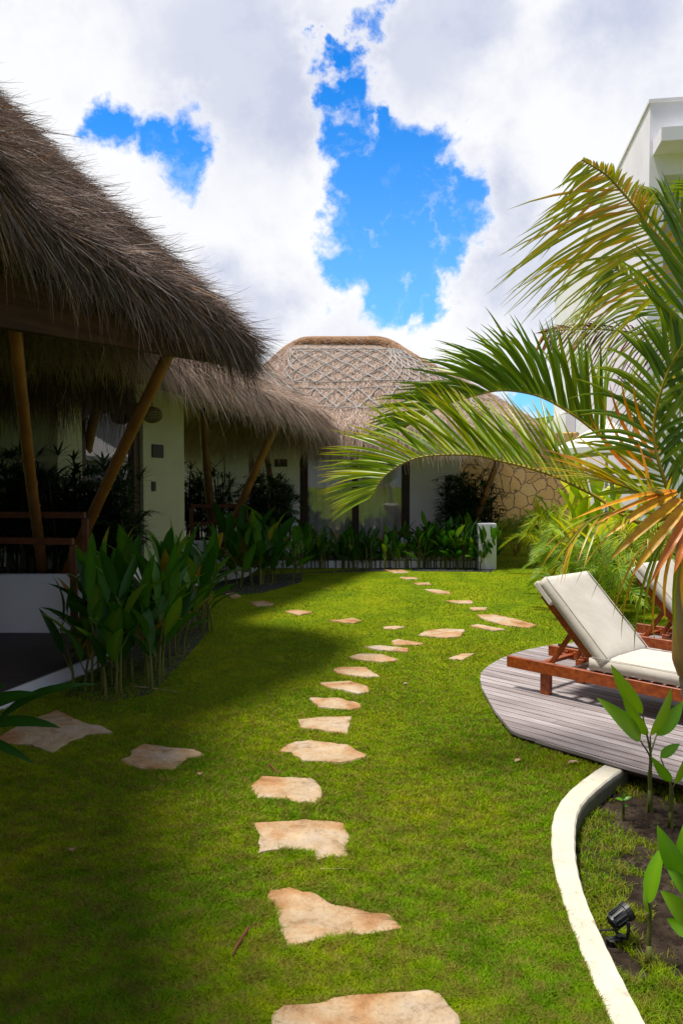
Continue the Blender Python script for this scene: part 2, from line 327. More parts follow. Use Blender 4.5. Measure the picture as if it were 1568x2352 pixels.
def smooth(x, a, b, lo=0., hi=1.):
    n = nt.nodes.new('ShaderNodeMapRange'); n.interpolation_type = 'SMOOTHSTEP'; nt.links.new(x, n.inputs[0])
    for i, q in zip((1, 2, 3, 4), (a, b, lo, hi)): n.inputs[i].default_value = q
    return n.outputs[0]
nz = noise(nt, 5.5, 9, .62, D); nz2 = noise(nt, 22, 6, .6, D)
off = vmath('SCALE', vmath('SUBTRACT', nz.outputs[1], (.5, .5, .5)), s=.22)
off2 = vmath('SCALE', vmath('SUBTRACT', nz2.outputs[1], (.5, .5, .5)), s=.045)
DD = vmath('ADD', vmath('ADD', D, off), off2)
def blob(src, u, v, r, soft):
    d = vmath('DISTANCE', src, N(ray(u, v)))
    return smooth(d, r/F*(1-soft), r/F*(1+soft), 1., 0.)
def union(lst):
    a = lst[0]
    for b_ in lst[1:]: a = mth('MAXIMUM', a, b_)
    return a
holes = [(760, 120, 56, .7), (745, 60, 30, .7), (775, 215, 62, .5), (800, 310, 72, .35), (860, 400, 95, .3), (960, 430, 88, .35), (800, 560, 92, .22), (890, 540, 105, .25), (800, 470, 70, .25), (930, 610, 80, .25),
         (820, 640, 85, .22), (900, 660, 70, .3), (1010, 500, 75, .45), (245, 265, 72, .6), (345, 310, 66, .7), (430, 352, 66, .7), (865, 15, 52, .7), (880, 330, 40, .6), (940, 640, 60, .5), (965, 690, 60, .4), (1010, 590, 60, .9), (1235, 925, 60, .6)]
hs = union([blob(DD, u_, v_, r_, .95) for u_, v_, r_, _ in holes])
bn_ = noise(nt, 11, 9, .66, DD)
hole = smooth(mth('ADD', hs, mth('MULTIPLY', mth('SUBTRACT', bn_.outputs[0], .5), .68)), .38, .84)
# behind and above the photographer the cover is broken
brk = noise(nt, 2.2, 6, .6, D)
fw = vmath('DOT_PRODUCT', D, (0, 1, 0)); behind = smooth(fw, .55, .25)
hole = mth('MAXIMUM', hole, mth('MULTIPLY', behind, smooth(brk.outputs[0], .54, .62)))
cover = mth('SUBTRACT', 1.0, hole, clamp=True)
# cloud body shade: grey undersides
gb = [(520, 130, 210, .6), (640, 230, 120, .7), (930, 130, 150, .7), (1040, 60, 120, .7), (560, 690, 70, .9), (1480, 40, 120, .8), (1180, 640, 90, .9), (1130, 500, 80, .9)]
grey = union([blob(DD, *g) for g in gb])
shn = noise(nt, 7, 8, .6, vmath('ADD', D, (.02, 0, -.03)))
grey2 = mth('MULTIPLY', mth('ADD', mth('MULTIPLY', grey, .75), smooth(shn.outputs[0], .44, .68, 0., .42)), 1.0, clamp=True)
cc = mixc(nt, grey2, (9.4, 9.5, 9.75), (5.8, 6.2, 7.8))
cc = mixc(nt, mth('MULTIPLY', behind, .85), cc, (3.3, 3.35, 3.6))
skc = mixc(nt, 1.0, sky.outputs[0], (.10, 1.12, 2.15), 'MULTIPLY')
# Nishita is dimmer high up: lift is left to the texture
wsp = noise(nt, 6, 8, .7, vmath('MULTIPLY', DD, (1, 1, 2.2)))
skc = mixc(nt, smooth(wsp.outputs[0], .5, .8, 0., .5), skc, (8.5, 9.0, 10))
sx = nt.nodes.new('ShaderNodeSeparateXYZ'); nt.links.new(D, sx.inputs[0])
skc = mixc(nt, smooth(sx.outputs[2], .5, .02, 0., .55), skc, (4.5, 8.6, 11.0))
edge = mth('MULTIPLY', hs, .9, clamp=True)
cc = mixc(nt, edge, cc, (10.2, 10.2, 10.3))
final = mixc(nt, cover, skc, cc)
nt.links.new(final, bg.inputs[0]); bg.inputs[1].default_value = .085
sl = bpy.data.lights.new('sun', 'SUN'); sl.energy = 4.8; sl.angle = math.radians(10.0); sl.color = (1, .94, .84)
so = bpy.data.objects.new('sun', sl); COL.objects.link(so); so.rotation_euler = Vector(tuple(SUN)).to_track_quat('Z', 'Y').to_euler()
so.location = (-10, 4, 20)
scene.view_settings.view_transform = 'Standard'; scene.view_settings.look = 'None'; scene.view_settings.exposure = .30; scene.view_settings.gamma = 1
scene.render.engine = 'CYCLES'; scene.cycles.max_bounces = 8; scene.cycles.transparent_max_bounces = 12

# ------------------------------------------------------------------ ground
def V2(lst, z=0.0): return [G(u, v, z) for u, v in lst]
def c4(cx, cy): return (1192+.28*cx, 1694+.28*cy)
kl = [c4(*p) for p in [(770, 2352), (700, 2200), (560, 1880), (420, 1520), (320, 1200), (272, 1010), (262, 870), (262, 760), (290, 600), (400, 440), (600, 280), (740, 190)]]
kr = [c4(*p) for p in [(1045, 2352), (920, 2120), (760, 1800), (620, 1500), (520, 1240), (465, 1000), (458, 800), (475, 620), (560, 490), (760, 320), (893, 235)]]
KZ = .02
KL = V2(kl, KZ); KR = V2(kr, KZ)
KL = [KL[0]+(KL[0]-KL[1])*3] + KL; KR = [KR[0]+(KR[0]-KR[1])*3] + KR
def smoothline(p, n):
    p = catmull(p, 200); d = np.r_[0, np.cumsum(np.linalg.norm(np.diff(p, axis=0), axis=1))]; q = np.linspace(0, d[-1], 120)
    p = np.c_[[np.interp(q, d, p[:, k]) for k in range(3)]].T
    for _ in range(25): p[1:-1] = (p[:-2]+2*p[1:-1]+p[2:])/4
    i = np.linspace(0, 119, n).astype(int); return p[i]
KL = smoothline(KL, 60); KR = smoothline(KR, 60)
bz = -.08
sheet = Buf(); sheet.add([(-900, -300, -.14), (900, -300, -.14), (900, 1500, -.14), (-900, 1500, -.14)], [[0, 1, 2, 3]])
tag(sheet.build('ground', 'lawn'), kind='structure')
lawn_poly = [(-14, -6)]+[(KL[0][0]+.4, -6)]+[(p[0]+.03, p[1]) for p in KL]+[(2.0, 4.75), (16, 3.2), (16, 40), (-14, 40)]
tag(poly_prism('lawn', lawn_poly, -.12, 0, 'lawn'), kind='structure')
bed_poly = [(KL[0][0]+.5, -6)]+[(p[0]-.03, p[1]) for p in KR]+[(2.0, 4.7), (15.9, 3.15), (16, -6)]
tag(poly_prism('planting_bed', bed_poly, -.13, bz, 'bed'), kind='structure')
# kerb
B = Buf(); vs = []
n = len(KL)
for i in range(n):
    l, r = KL[i].copy(), KR[i].copy(); l[0] += .0015*math.sin(i*1.7); r[0] -= .0015*math.sin(i*2.3)
    e = N(r-l)
    vs += [(l[0], l[1], -.1), (l[0], l[1], KZ-.006), tuple(l+e*.008+[0, 0, 0]), tuple(r-e*.008), (r[0], r[1], KZ-.008), (r[0], r[1], -.12)]
f = []
for i in range(n-1):
    for k in range(5): f.append([i*6+k, i*6+k+1, (i+1)*6+k+1, (i+1)*6+k])
f.append([(n-1)*6, (n-1)*6+1, (n-1)*6+4, (n-1)*6+5]); f.append([(n-1)*6+1, (n-1)*6+2, (n-1)*6+3, (n-1)*6+4])
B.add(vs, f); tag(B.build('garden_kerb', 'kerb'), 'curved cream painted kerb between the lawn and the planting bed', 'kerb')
# deck
def c3(cx, cy): return (1066.5+.32*cx, 1254.7+.32*cy)
DZ = .05
dk = V2([c3(*p) for p in [(1568, 1688), (1180, 1584), (1000, 1532), (560, 1402), (400, 1350), (335, 1322), (310, 1292), (210, 1170), (160, 1080), (122, 1010), (110, 950), (117, 910), (140, 880), (195, 840), (270, 800), (350, 768), (450, 740), (560, 718), (670, 700)]], DZ)
dk = [tuple(p[:2]) for p in dk]
A = N((-.677, .736, 0)); Bv = N((.736, .677, 0))
dk = [(2.9, 3.55)]+dk+[(2.05, 7.4), (2.7, 8.0), (3.6, 8.3), (6.5, 6.0), (5.5, 1.5)]
deck = empty('deck', (2.2, 5.4, DZ), 'weathered grey timber deck with a rounded end under the loungers', 'deck')
poly_prism('substructure', [tuple(np.array([2.2, 5.4])+(np.array(p)-np.array([2.2, 5.4]))*.985) for p in dk], .004, DZ-.022, 'darkwood', deck)
# boards clipped to the outline
B = Buf(); dkp = np.array(dk); ta = dkp@A[:2]; tb = dkp@Bv[:2]; pw = .088; gp = .010
def clip(poly, ax, lim, keep_gt):
    out = []; n_ = len(poly)
    for i in range(n_):
        p, q = poly[i], poly[(i+1) % n_]; ip = (p[ax] >= lim) == keep_gt; iq = (q[ax] >= lim) == keep_gt
        if ip: out.append(p)
        if ip != iq:
            t = (lim-p[ax])/(q[ax]-p[ax]); out.append((p[0]+(q[0]-p[0])*t, p[1]+(q[1]-p[1])*t))
    return out
loc = [(x_, y_) for x_, y_ in zip(ta, tb)]; k = int(tb.min()/pw)-1
while k*pw < tb.max():
    st = clip(clip(loc, 1, k*pw+gp/2, True), 1, (k+1)*pw-gp/2, False) if True else []
    if len(st) >= 3:
        am, ax_ = min(p[0] for p in st), max(p[0] for p in st); cuts = [am-1]+([random.uniform(am+.5, ax_-.3)] if ax_-am > 1.5 and random.random() < .6 else [])+[ax_+1]; tn = random.random()
        for c0, c1_ in zip(cuts[:-1], cuts[1:]):
            q = clip(clip(st, 0, c0+.0015, True), 0, c1_-.0015, False)
            if len(q) < 3: continue
            dz = random.uniform(-.001, .001); top = [A*p[0]+Bv*p[1]+[0, 0, DZ+dz] for p in q]; lo = [p-[0, 0, .02] for p in top]; m_ = len(q); n0 = B.n; tnn = min(1, max(0, tn+random.uniform(-.2, .2)))
            cc_ = np.mean(top, 0); B.add(top+lo+[cc_], [[i, (i+1) % m_, m_+(i+1) % m_, m_+i] for i in range(m_)], tnn); B.f3.append(np.array([[n0+(i+1) % m_, n0+i, n0+2*m_] for i in range(m_)]))
    k += 1
# rotate material grain: build in deck-aligned object space
V = np.concatenate(B.v); ang = math.atan2(A[1], A[0]); Rm = np.array([[math.cos(-ang), -math.sin(-ang), 0], [math.sin(-ang), math.cos(-ang), 0], [0, 0, 1]])
V = V-np.array(deck.location); B.v = [V@Rm.T+np.array(deck.location)]
ob = B.build('deck_boards', 'deck', deck); ob.rotation_euler = (0, 0, ang)

# ------------------------------------------------------------------ stepping stones
def a1(p): return (439.1+.44*p[0], 1819.3+.44*p[1])
def a2(p): return (439.1+.5201*p[0], 1254.7+.5201*p[1])
def a3(p): return (.36*p[0], 1129.2+.36*p[1])
def a4(p): return (.36*p[0], 1505.6+.36*p[1])
def a5(p): return p
ST = [
 (a1, [(425,1130),(470,1100),(600,1095),(700,1080),(740,1060),(900,1040),(1060,1030),(1240,1018),(1300,1040),(1340,1090),(1400,1150),(1405,1212),(1390,1330),(1250,1420),(900,1440),(600,1410),(440,1330),(415,1210)], 'broad tan slab nearest the viewer cut by the photo bottom'),
 (a1, [(400,505),(510,487),(580,510),(650,520),(700,555),(740,578),(800,585),(900,610),(960,630),(1040,630),(1115,700),(900,735),(780,745),(690,755),(590,775),(500,790),(480,750),(450,660),(430,600)], 'wedge shaped slab with an orange stained edge and pointed right end'),
 (a1, [(315,147),(490,140),(590,130),(700,140),(800,150),(832,220),(820,265),(826,325),(740,325),(660,350),(650,300),(500,290),(345,312),(345,200)], 'roughly rectangular slab with a chipped corner, third up from the photo bottom'),
 (a2, [(255,1052),(310,1005),(400,1012),(530,1015),(580,1060),(585,1090),(560,1125),(500,1128),(430,1110),(290,1103)], 'pale flaky blocky slab, fourth up from the photo bottom'),
 (a2, [(385,897),(430,865),(520,850),(690,870),(775,915),(770,925),(660,950),(490,940),(440,905)], 'wide oval slab with pointed left tip, fifth up from the photo bottom'),
 (a2, [(470,760),(560,750),(710,747),(690,820),(480,795)], 'pinkish four sided slab, sixth up from the photo bottom'),
 (a2, [(520,665),(650,665),(750,690),(750,708),(700,718),(560,705)], 'yellowish slab with a dark chip at right, seventh up from the photo bottom'),
 (a2, [(567,600),(700,592),(780,615),(785,640),(740,648),(680,635),(600,620)], 'tan slab with a long thin left tip, eighth up from the photo bottom'),
 (a2, [(625,540),(660,530),(770,532),(835,572),(770,575),(640,557)], 'tan slab sloping to a thin right end, ninth up from the photo bottom'),
 (a2, [(695,482),(740,470),(840,472),(915,495),(895,505),(840,508),(730,495)], 'pale slab tenth up from the photo bottom, just before the long thin one'),
 (a2, [(765,440),(830,435),(960,448),(955,463),(830,455)], 'long thin slab eleventh up from the photo bottom'),
 (a2, [(885,412),(910,406),(1030,425),(1000,432),(890,430)], 'small tapered slab just left of the large slab where paths meet'),
 (a2, [(1000,390),(1040,370),(1120,362),(1208,365),(1190,395),(1130,402)], 'large bright slab at the middle where the paths meet'),
 (a2, [(845,352),(910,348),(945,352),(900,363),(850,362)], 'small kidney shaped slab left of the meeting of the paths'),
 (a2, [(605,325),(660,322),(710,314),(757,327),(720,337),(660,333)], 'slab with a grassy left tip on the branch to the left huts'),
 (a2, [(412,284),(460,277),(538,288),(480,302)], 'small slab on the left branch, third from its far left end'),
 (a2, [(255,245),(320,236),(367,250),(350,262),(290,262)], 'shaded oval slab second from the far left end of the left branch'),
 (a2, [(150,207),(190,200),(220,218),(180,228)], 'shaded slab half hidden by leaves at the left branch end'),
 (a2, [(1228,348),(1260,342),(1385,365),(1330,370)], 'thin slab in front of the longest slab at right'),
 (a2, [(1262,300),(1340,300),(1440,322),(1525,345),(1490,357),(1380,345),(1290,320)], 'longest pale slab lying near the head of the lounger'),
 (a2, [(1225,268),(1308,268),(1300,280),(1245,280)], 'short slab just beyond the longest slab'),
 (a2, [(1122,238),(1240,237),(1243,250),(1180,250)], 'thin slab fifth from the far hut on the far path'),
 (a2, [(1030,188),(1070,187),(1140,198),(1143,208),(1080,205)], 'slab fourth from the far hut on the far path'),
 (a2, [(980,160),(1050,159),(1060,167),(1000,168)], 'slab third from the far hut on the far path'),
 (a2, [(920,133),(995,133),(1003,142),(940,142)], 'slab second from the far hut on the far path'),
 (a2, [(843,100),(940,103),(962,114),(900,115)], 'brownish shaded slab at the doorstep of the far hut'),
 (a2, [(1130,492),(1190,470),(1255,468),(1200,497)], 'small rough half buried rock alone on the lawn by the deck'),
 (a3, [(-60,1590),(120,1480),(220,1440),(370,1385),(470,1440),(580,1480),(650,1485),(725,1530),(560,1540),(440,1590),(330,1655),(200,1605),(60,1600),(-40,1625)], 'large dark slab in deep shade by the left porch edge'),
 (a4, [(765,660),(830,635),(830,600),(920,552),(1040,570),(1240,588),(1312,622),(1200,650),(1120,722),(900,715),(800,690)], 'rusty pink slab alone in the shade at left'),
 (a5, [(1402,1428),(1440,1429),(1460,1435),(1425,1438)], 'thin pale slab seen between the two lounger backs'),
]
stone_polys = []
for k, (fn, pts, lab) in enumerate(ST):
    Q = np.array([G(*fn(p), .018)[:2] for p in pts]); c = Q.mean(0)
    # resample edge with ragged jitter
    out = []
    for i in range(len(Q)):
        p, q = Q[i], Q[(i+1) % len(Q)]; L = np.linalg.norm(q-p); m_ = max(2, int(L/.045))
        for j in range(m_):
            t = j/m_; out.append(p+(q-p)*t+R.normal(0, .0045, 2)*(0 if j == 0 else 1))
    out = np.array(out); stone_polys.append(out)
    n = len(out); rings = []; diam = np.abs(out-c).max()
    zt = .012+random.uniform(0, .006); tilt = R.normal(0, .006, 2)
    for sc, z in ((1.0, -.05), (1.0, zt-.012), (1-.006/diam, zt-.003), (1-.02/diam, zt), (.7, zt+.001), (.35, zt+.002)):
        q = c+(out-c)*sc; zz = z+((q-c)@tilt if z > 0 else 0)+(R.normal(0, .0009, n) if z > 0 else 0)
        rings.append(np.c_[q, np.broadcast_to(zz, n)])
    V = np.concatenate(rings+[np.array([[c[0], c[1], zt+.002]])]); f = []; m_ = len(rings)
    for r_ in range(m_-1):
        for i in range(n): f.append([r_*n+i, r_*n+(i+1) % n, (r_+1)*n+(i+1) % n, (r_+1)*n+i])
    B = Buf(); B.add(V-np.array([c[0], c[1], 0]), f); B.f3.append(np.array([[(m_-1)*n+i, (m_-1)*n+(i+1) % n, m_*n] for i in range(n)]))
    o = B.build('stepping_stone', 'stone'); o.location = (c[0], c[1], 0); tag(o, lab, 'stepping stone', 'stepping stones set in the lawn')
    # give each its own stain pattern
    me = o.data; rr = random.uniform(0, 40)
    for vtx in me.vertices: vtx.co.x += rr*0

# ------------------------------------------------------------------ lofted thatch roofs
def roundpoly(c, rad, per=.18):
    """rounded-corner outline, c: list of 2D corners; returns dense points"""
    c = [np.asarray(p, float) for p in c]; out = []; n = len(c)
    for i in range(n):
        p, q, r = c[i-1], c[i], c[(i+1) % n]; rr = rad[i]; d0 = N(p-q); d1 = N(r-q)
        a, b = q+d0*rr, q+d1*rr
        for k in range(9):
            t = k/8; out.append((1-t)**2*a+2*t*(1-t)*q+t*t*b)
        d2 = c[(i+1) % n]; rr2 = rad[(i+1) % n]; e = d2+N(q-d2)*rr2; L = np.linalg.norm(e-b); m_ = max(2, int(L/per))
        for k in range(1, m_): out.append(b+(e-b)*k/m_)
    out = np.array(out); cl = np.r_[out, out[:1]]; sg = np.linalg.norm(np.diff(cl, axis=0), axis=1); cs_ = np.r_[0, np.cumsum(sg)]; m_ = int(cs_[-1]/per); q_ = np.arange(m_)/m_*cs_[-1]
    return np.c_[np.interp(q_, cs_, cl[:, 0]), np.interp(q_, cs_, cl[:, 1])]
class Roof:
    def __init__(s, corners, rad, zf, ridge, rz, power=.85):
        s.o = roundpoly(corners, rad); s.n = len(s.o); s.zo = np.array([zf(p) for p in s.o])
        a, b = np.asarray(ridge[0], float), np.asarray(ridge[1], float); d = b-a; L2 = d@d
        t = np.clip(((s.o-a)@d)/L2, 0, 1); s.r = a+t[:, None]*d; s.rz = rz if callable(rz) else (lambda p: rz); s.pw = power
        s.rzv = np.array([s.rz(p) for p in s.r])
    def S(s, i, t):
        i = np.asarray(i, float) % s.n; t = np.asarray(t, float); k = np.floor(i).astype(int) % s.n; k2 = (k+1) % s.n; fr = (i-np.floor(i))[..., None]
        o = s.o[k]*(1-fr)+s.o[k2]*fr; r = s.r[k]*(1-fr)+s.r[k2]*fr; fr = fr[..., 0]
        zo = s.zo[k]*(1-fr)+s.zo[k2]*fr; rz = s.rzv[k]*(1-fr)+s.rzv[k2]*fr
        tt = t[..., None]; xy = o*(1-tt)+r*tt
        prof = np.clip(t, 0, 1)**s.pw; prof = np.where(t > .85, prof, prof)
        z = zo+(rz-zo)*prof+.05*np.sin(i*.35+t*6)*np.clip(t*4, 0, 1)*(1-t)
        return np.concatenate([xy, z[..., None]], -1)
    def normal(s, i, t):
        e = .02; a = s.S(i+.3, t)-s.S(i-.3, t); b = s.S(i, np.clip(t+e, 0, 1))-s.S(i, np.clip(t-e, 0, 1))
        n_ = np.cross(a, b); n_ /= np.linalg.norm(n_, axis=-1)[..., None]+1e-9
        sg = np.sign(n_[..., 2:3]); sg[sg == 0] = 1; dn = -b/(np.linalg.norm(b, axis=-1)[..., None]+1e-9)
        return n_*sg, dn
    def shell(s, B, thick=.16, rows=14):
        T = np.linspace(0, 1, rows)**1.2; ii = np.arange(s.n); V = [s.S(ii, np.full(s.n, t)) for t in T]
        under = [v-[0, 0, thick] for v in V]; n = s.n; rows_ = V[::-1]+under
        VV = np.concatenate(rows_); f = [[r*n+i, r*n+(i+1) % n, (r+1)*n+(i+1) % n, (r+1)*n+i] for r in range(len(rows_)-1) for i in range(n)]
        B.add(VV, f)
    def area_sample(s, cnt, tmin=0., tmax=1., keep=None):
        out_i = []; out_t = []; tot = 0
        while tot < cnt:
            i = R.random(cnt)*s.n; t = tmin+(tmax-tmin)*(1-np.sqrt(R.random(cnt))) if tmax > .5 else tmin+(tmax-tmin)*R.random(cnt)
            if keep is not None:
                p = s.S(i, t); m = keep(p); i = i[m]; t = t[m]
            out_i.append(i); out_t.append(t); tot += len(i)
        return np.concatenate(out_i)[:cnt], np.concatenate(out_t)[:cnt]
def strands(B, base, d0, nrm, L, w, grav, jit, tmul=1.0, tone=None, segs=3, curl=.14):
    n = len(base); d = d0+R.normal(0, jit, (n, 3)); d /= np.linalg.norm(d, axis=1)[:, None]
    side = np.cross(d, nrm+R.normal(0, .35, (n, 3))); side /= np.linalg.norm(side, axis=1)[:, None]+1e-9
    L = np.broadcast_to(L, (n,)); w = np.broadcast_to(w, (n,)); cur = R.normal(0, curl, (n, 3)); rows = []
    for k in range(segs+1):
        t = k/segs; c = base+d*(L*t)[:, None]+cur*(L*t*t)[:, None]+np.array([0, 0, -1])*(grav*L*t*t)[:, None]
        ww = (w*(1-.85*t)*.5)[:, None]; rows += [c-side*ww, c+side*ww]
    V = np.stack(rows, 1).reshape(-1, 3); m = 2*(segs+1); b = (np.arange(n)*m)[:, None]
    f = np.concatenate([b+np.array([[2*k, 2*k+1, 2*k+3, 2*k+2]]) for k in range(segs)])
    if tone is None: tone = np.clip(R.beta(2, 2, n), 0, .999)
    B.add(V, f, np.repeat(tone, m))
def thatch(roof, parent, nsurf, nedge, mat, base_mat, keep=None, L=(.18, .42), w=(.004, .010), edgeL=(.3, .6), lift=.10, edge_keep=None, thick=.16, lowbias=.0, jit=.13, curl=.14):
    S = Buf(); roof.shell(S, thick); rf = S.build('roof', base_mat, parent, smooth=True)
    B = Buf(); i, t = roof.area_sample(nsurf, 0, .99, keep); p = roof.S(i, t); n_, dn = roof.normal(i, t)
    clump = .5+.5*np.sin(i*2.1+np.sin(t*9)*2)*np.sin(t*23+i*.7)
    Ls = R.uniform(L[0], L[1], len(i))
    tone = np.clip(R.beta(1.4, 1.5, len(i))*.75+.25*clump, 0, .96); m = R.random(len(i)) < .04; tone[m] = 1
    strands(B, p+n_*R.uniform(.0, .05, (len(i), 1)), dn+n_*(R.uniform(-.05, lift, (len(i), 1))), n_, Ls, R.uniform(w[0], w[1], len(i)), R.uniform(.0, .25, len(i)), jit, tone=tone, curl=curl)
    # eave fringe in tufts
    i, t = roof.area_sample(nedge, -.03, .07, edge_keep or keep)
    tuft = np.sin(i*3.3)*.5+np.sin(i*7.9+1)*.5
    p = roof.S(i, np.maximum(t, 0)); n_, dn = roof.normal(i, np.full(len(i), .04)); out = dn.copy(); out[:, 2] *= .6
    p = p-np.array([0, 0, 1])*R.uniform(0, thick, (len(i), 1))+dn*R.uniform(-.08, .04, (len(i), 1))
    Ls = R.uniform(edgeL[0], edgeL[1], len(i))*(1+.22*tuft); Ls[R.random(len(i)) < .02] *= 1.5
    tone = np.clip(R.beta(2, 2.4, len(i))*.9, 0, .96); m = R.random(len(i)) < .06; tone[m] = 1
    strands(B, p, out*.8+np.array([0, 0, -.35]), n_, Ls, R.uniform(w[0], w[1]*1.05, len(i)), R.uniform(.25, .8, len(i)), jit+.05, tone=tone, segs=4, curl=curl)
    B.build('straw', mat, rf)
    return rf
def lattice(roof, parent, i0, i1, t0, t1, ni, nt_, r=.018, edge=True):
    B = Buf()
    def line(ia, ta, ib, tb):
        m = 10; ii = np.linspace(ia, ib, m); tt = np.linspace(ta, tb, m); p = roof.S(ii, tt); n_, _ = roof.normal(ii, tt)
        tube(B, p+n_*.05+R.normal(0, .006, (m, 3)), r*random.uniform(.8, 1.15), 6)
    di = (i1-i0)/ni; dt = (t1-t0)
    for k in range(-nt_, ni+1):
        for s in (1, -1):
            a, b = k, k+nt_
            # clip to range
            ta, tb = 0., 1.
            if a < 0: ta = -a/nt_; a = 0
            if b > ni: tb = 1-(b-ni)/nt_; b = ni
            if b-a < .4: continue
            ia, ib = i0+a*di, i0+b*di
            if s == 1: line(ia, t0+ta*dt, ib, t0+tb*dt)
            else: line(ia, t0+dt*(1-ta), ib, t0+dt*(1-tb))
    if edge:
        for t in (t0, t1):
            for k in range(0, ni): line(i0+k*di, t, i0+(k+1)*di, t)
    return B.build('roof_lattice', 'pole', parent)

# ---- hut 1 (near left)
a = N((.47, .88)); b = N((-.88, .47)); KS = .86; O = np.array([-2.50, 5.8])*KS; E = O+a*3.75*KS
h1 = empty('thatched_hut', (-5.0, 6.5, 0), 'nearest thatched hut at left with shaggy grey straw eave and bamboo struts', 'hut', 'thatched huts')
def zf1(p): s = max((p-O)@a/KS, 0); return .42*min(max((p-E)@b-.15, 0), 2.8)*min(max(s-3.0, 0), .5)*2+1.6+KS*(1.96-.036*s*s+.13*math.exp(-s/.5))
C0 = O-a*3.2
r1 = Roof([np.array([-1.15, -2.5]), np.array([-1.25, 2.0]), np.array([-1.75, 3.4]), O, E, E+b*8.2, np.array([-11.5, 2.0]), np.array([-11, -2.5])], [.6, .5, .3, .3, 1.0, 1.0, .8, .8], zf1, (E+b*4.6*KS-a*.22, np.array([-6.0, 1.2])), 1.6+5.6*KS, 1.04)  # near end bent toward the camera out of view, added to shade the lawn
def vis(p, m=.75):
    Y = np.maximum(p[:, 1], .3); return (p[:, 1] > .8) & (np.abs(p[:, 0]/Y) < m)
def front1(p): return (((p[:, :2]-O)@a) > -.7) & vis(p, .66) & (((p[:, :2]-O)@b) < 4.4)
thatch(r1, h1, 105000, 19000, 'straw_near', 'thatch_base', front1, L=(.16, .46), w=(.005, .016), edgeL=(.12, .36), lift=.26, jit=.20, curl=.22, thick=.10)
B = Buf()
bp = [np.r_[O+a*s+b*.18, 0] for s in np.linspace(-1.2, 2.85, 12)]
for p, q, i in zip(bp[:-1], bp[1:], range(11)):
    zz = 2.93-.0*i
    z0 = 2.745+.013*i; bar(B, p+[0, 0, z0], q+[0, 0, z0+.013], .09, .34, bev=.0005)
B.build('beam', 'beam', h1)
B = Buf()
for s in np.arange(-1.4, 3.0, .38):   # rafters under the thatch
    p = O+a*s+b*.1; q = O+a*s+b*3.7; z = zf1(O+a*s); tube(B, [np.r_[p, z-.24], np.r_[q, 5.7]], .032, 8)
B.build('rafter', 'bamboo_dark', h1)
for (u0, v0, Y0, u1, v1, Y1, rr) in ((33, 735, 5.5, 100, 1315, 8.0, .05), (398, 792, 6.75, 150, 1325, 7.95, .056)):
    B = Buf(); bamboo(B, P(u1, v1, Y1), P(u0, v0, Y0), rr, rr*.92); B.build('bamboo_post', 'bamboo', h1, smooth=True)
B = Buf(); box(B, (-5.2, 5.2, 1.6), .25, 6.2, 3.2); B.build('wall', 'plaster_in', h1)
plat1 = [(-2.95, 3.2), (-2.40, 5.45), (-2.08, 6.75), (-2.12, 7.7), (-5.0, 8.6), (-5.05, 3.2)]
pf = empty('porch', (-3.6, 5.5, 0), 'dark tiled porch floor with white rim beside the nearest slab in shade', 'porch', 'raised porches')
poly_prism('rim', plat1, -.05, .115, 'plaster', pf)
ctr = np.mean(plat1, 0); poly_prism('floor', [tuple(ctr+(np.array(p)-ctr)*.975) for p in plat1], .11, .122, 'floor', pf)
def planter(name, pts, h, th, lab, z0=0, soil=True):
    e = empty(name, (pts[0][0], pts[0][1], z0), lab, 'planter', 'white planters'); B = Buf()
    c = np.mean(np.array(pts), 0)
    for p, q in zip(pts, pts[1:]+pts[:1]):
        p3, q3 = np.array([p[0], p[1], z0+h/2]), np.array([q[0], q[1], z0+h/2]); bar(B, p3, q3, th, h, bev=.006)
    B.build('side_wall', 'plaster', e); poly_prism('soil', [tuple(c+(np.array(p)-c)*.99) for p in pts], z0, z0+h-.05, 'soil', e)
planter('planter', [(-4.4, 7.75), (-2.15, 7.72), (-2.25, 8.75), (-4.4, 9.0)], .58, .10, 'long white planter wall holding dark shrubs beside the left porch', .122)
def railing(lab, pts, lev, mat='redwood'):
    e = empty('railing', pts[0], lab, 'railing', 'red brown railings')
    for l_ in lev:
        B = Buf(); bar(B, pts[0]+np.array([0, 0, l_]), pts[1]+np.array([0, 0, l_]), .05, .06); B.build('rail', mat, e)
    for p in pts:
        B = Buf(); z0, z1 = 0, max(lev)-.032; bar(B, p+np.array([0, 0, z0]), p+np.array([0, 0, z1]), .055, .055, up=(0, 1, 0)); B.build('post', mat, e)
p0 = P(-60, 1180, 7.3); p1 = P(196, 1184, 7.3); railing('taller red brown railing in front of the long white planter', [np.array([p0[0], 7.45, .122]), np.array([p1[0], 7.3, .122])], [1.18])
p1 = P(169, 1243, 6.95); railing('lower red brown railing nearest the viewer on the left porch', [np.array([p0[0], 7.15, .122]), np.array([p1[0], 6.95, .122])], [.96])

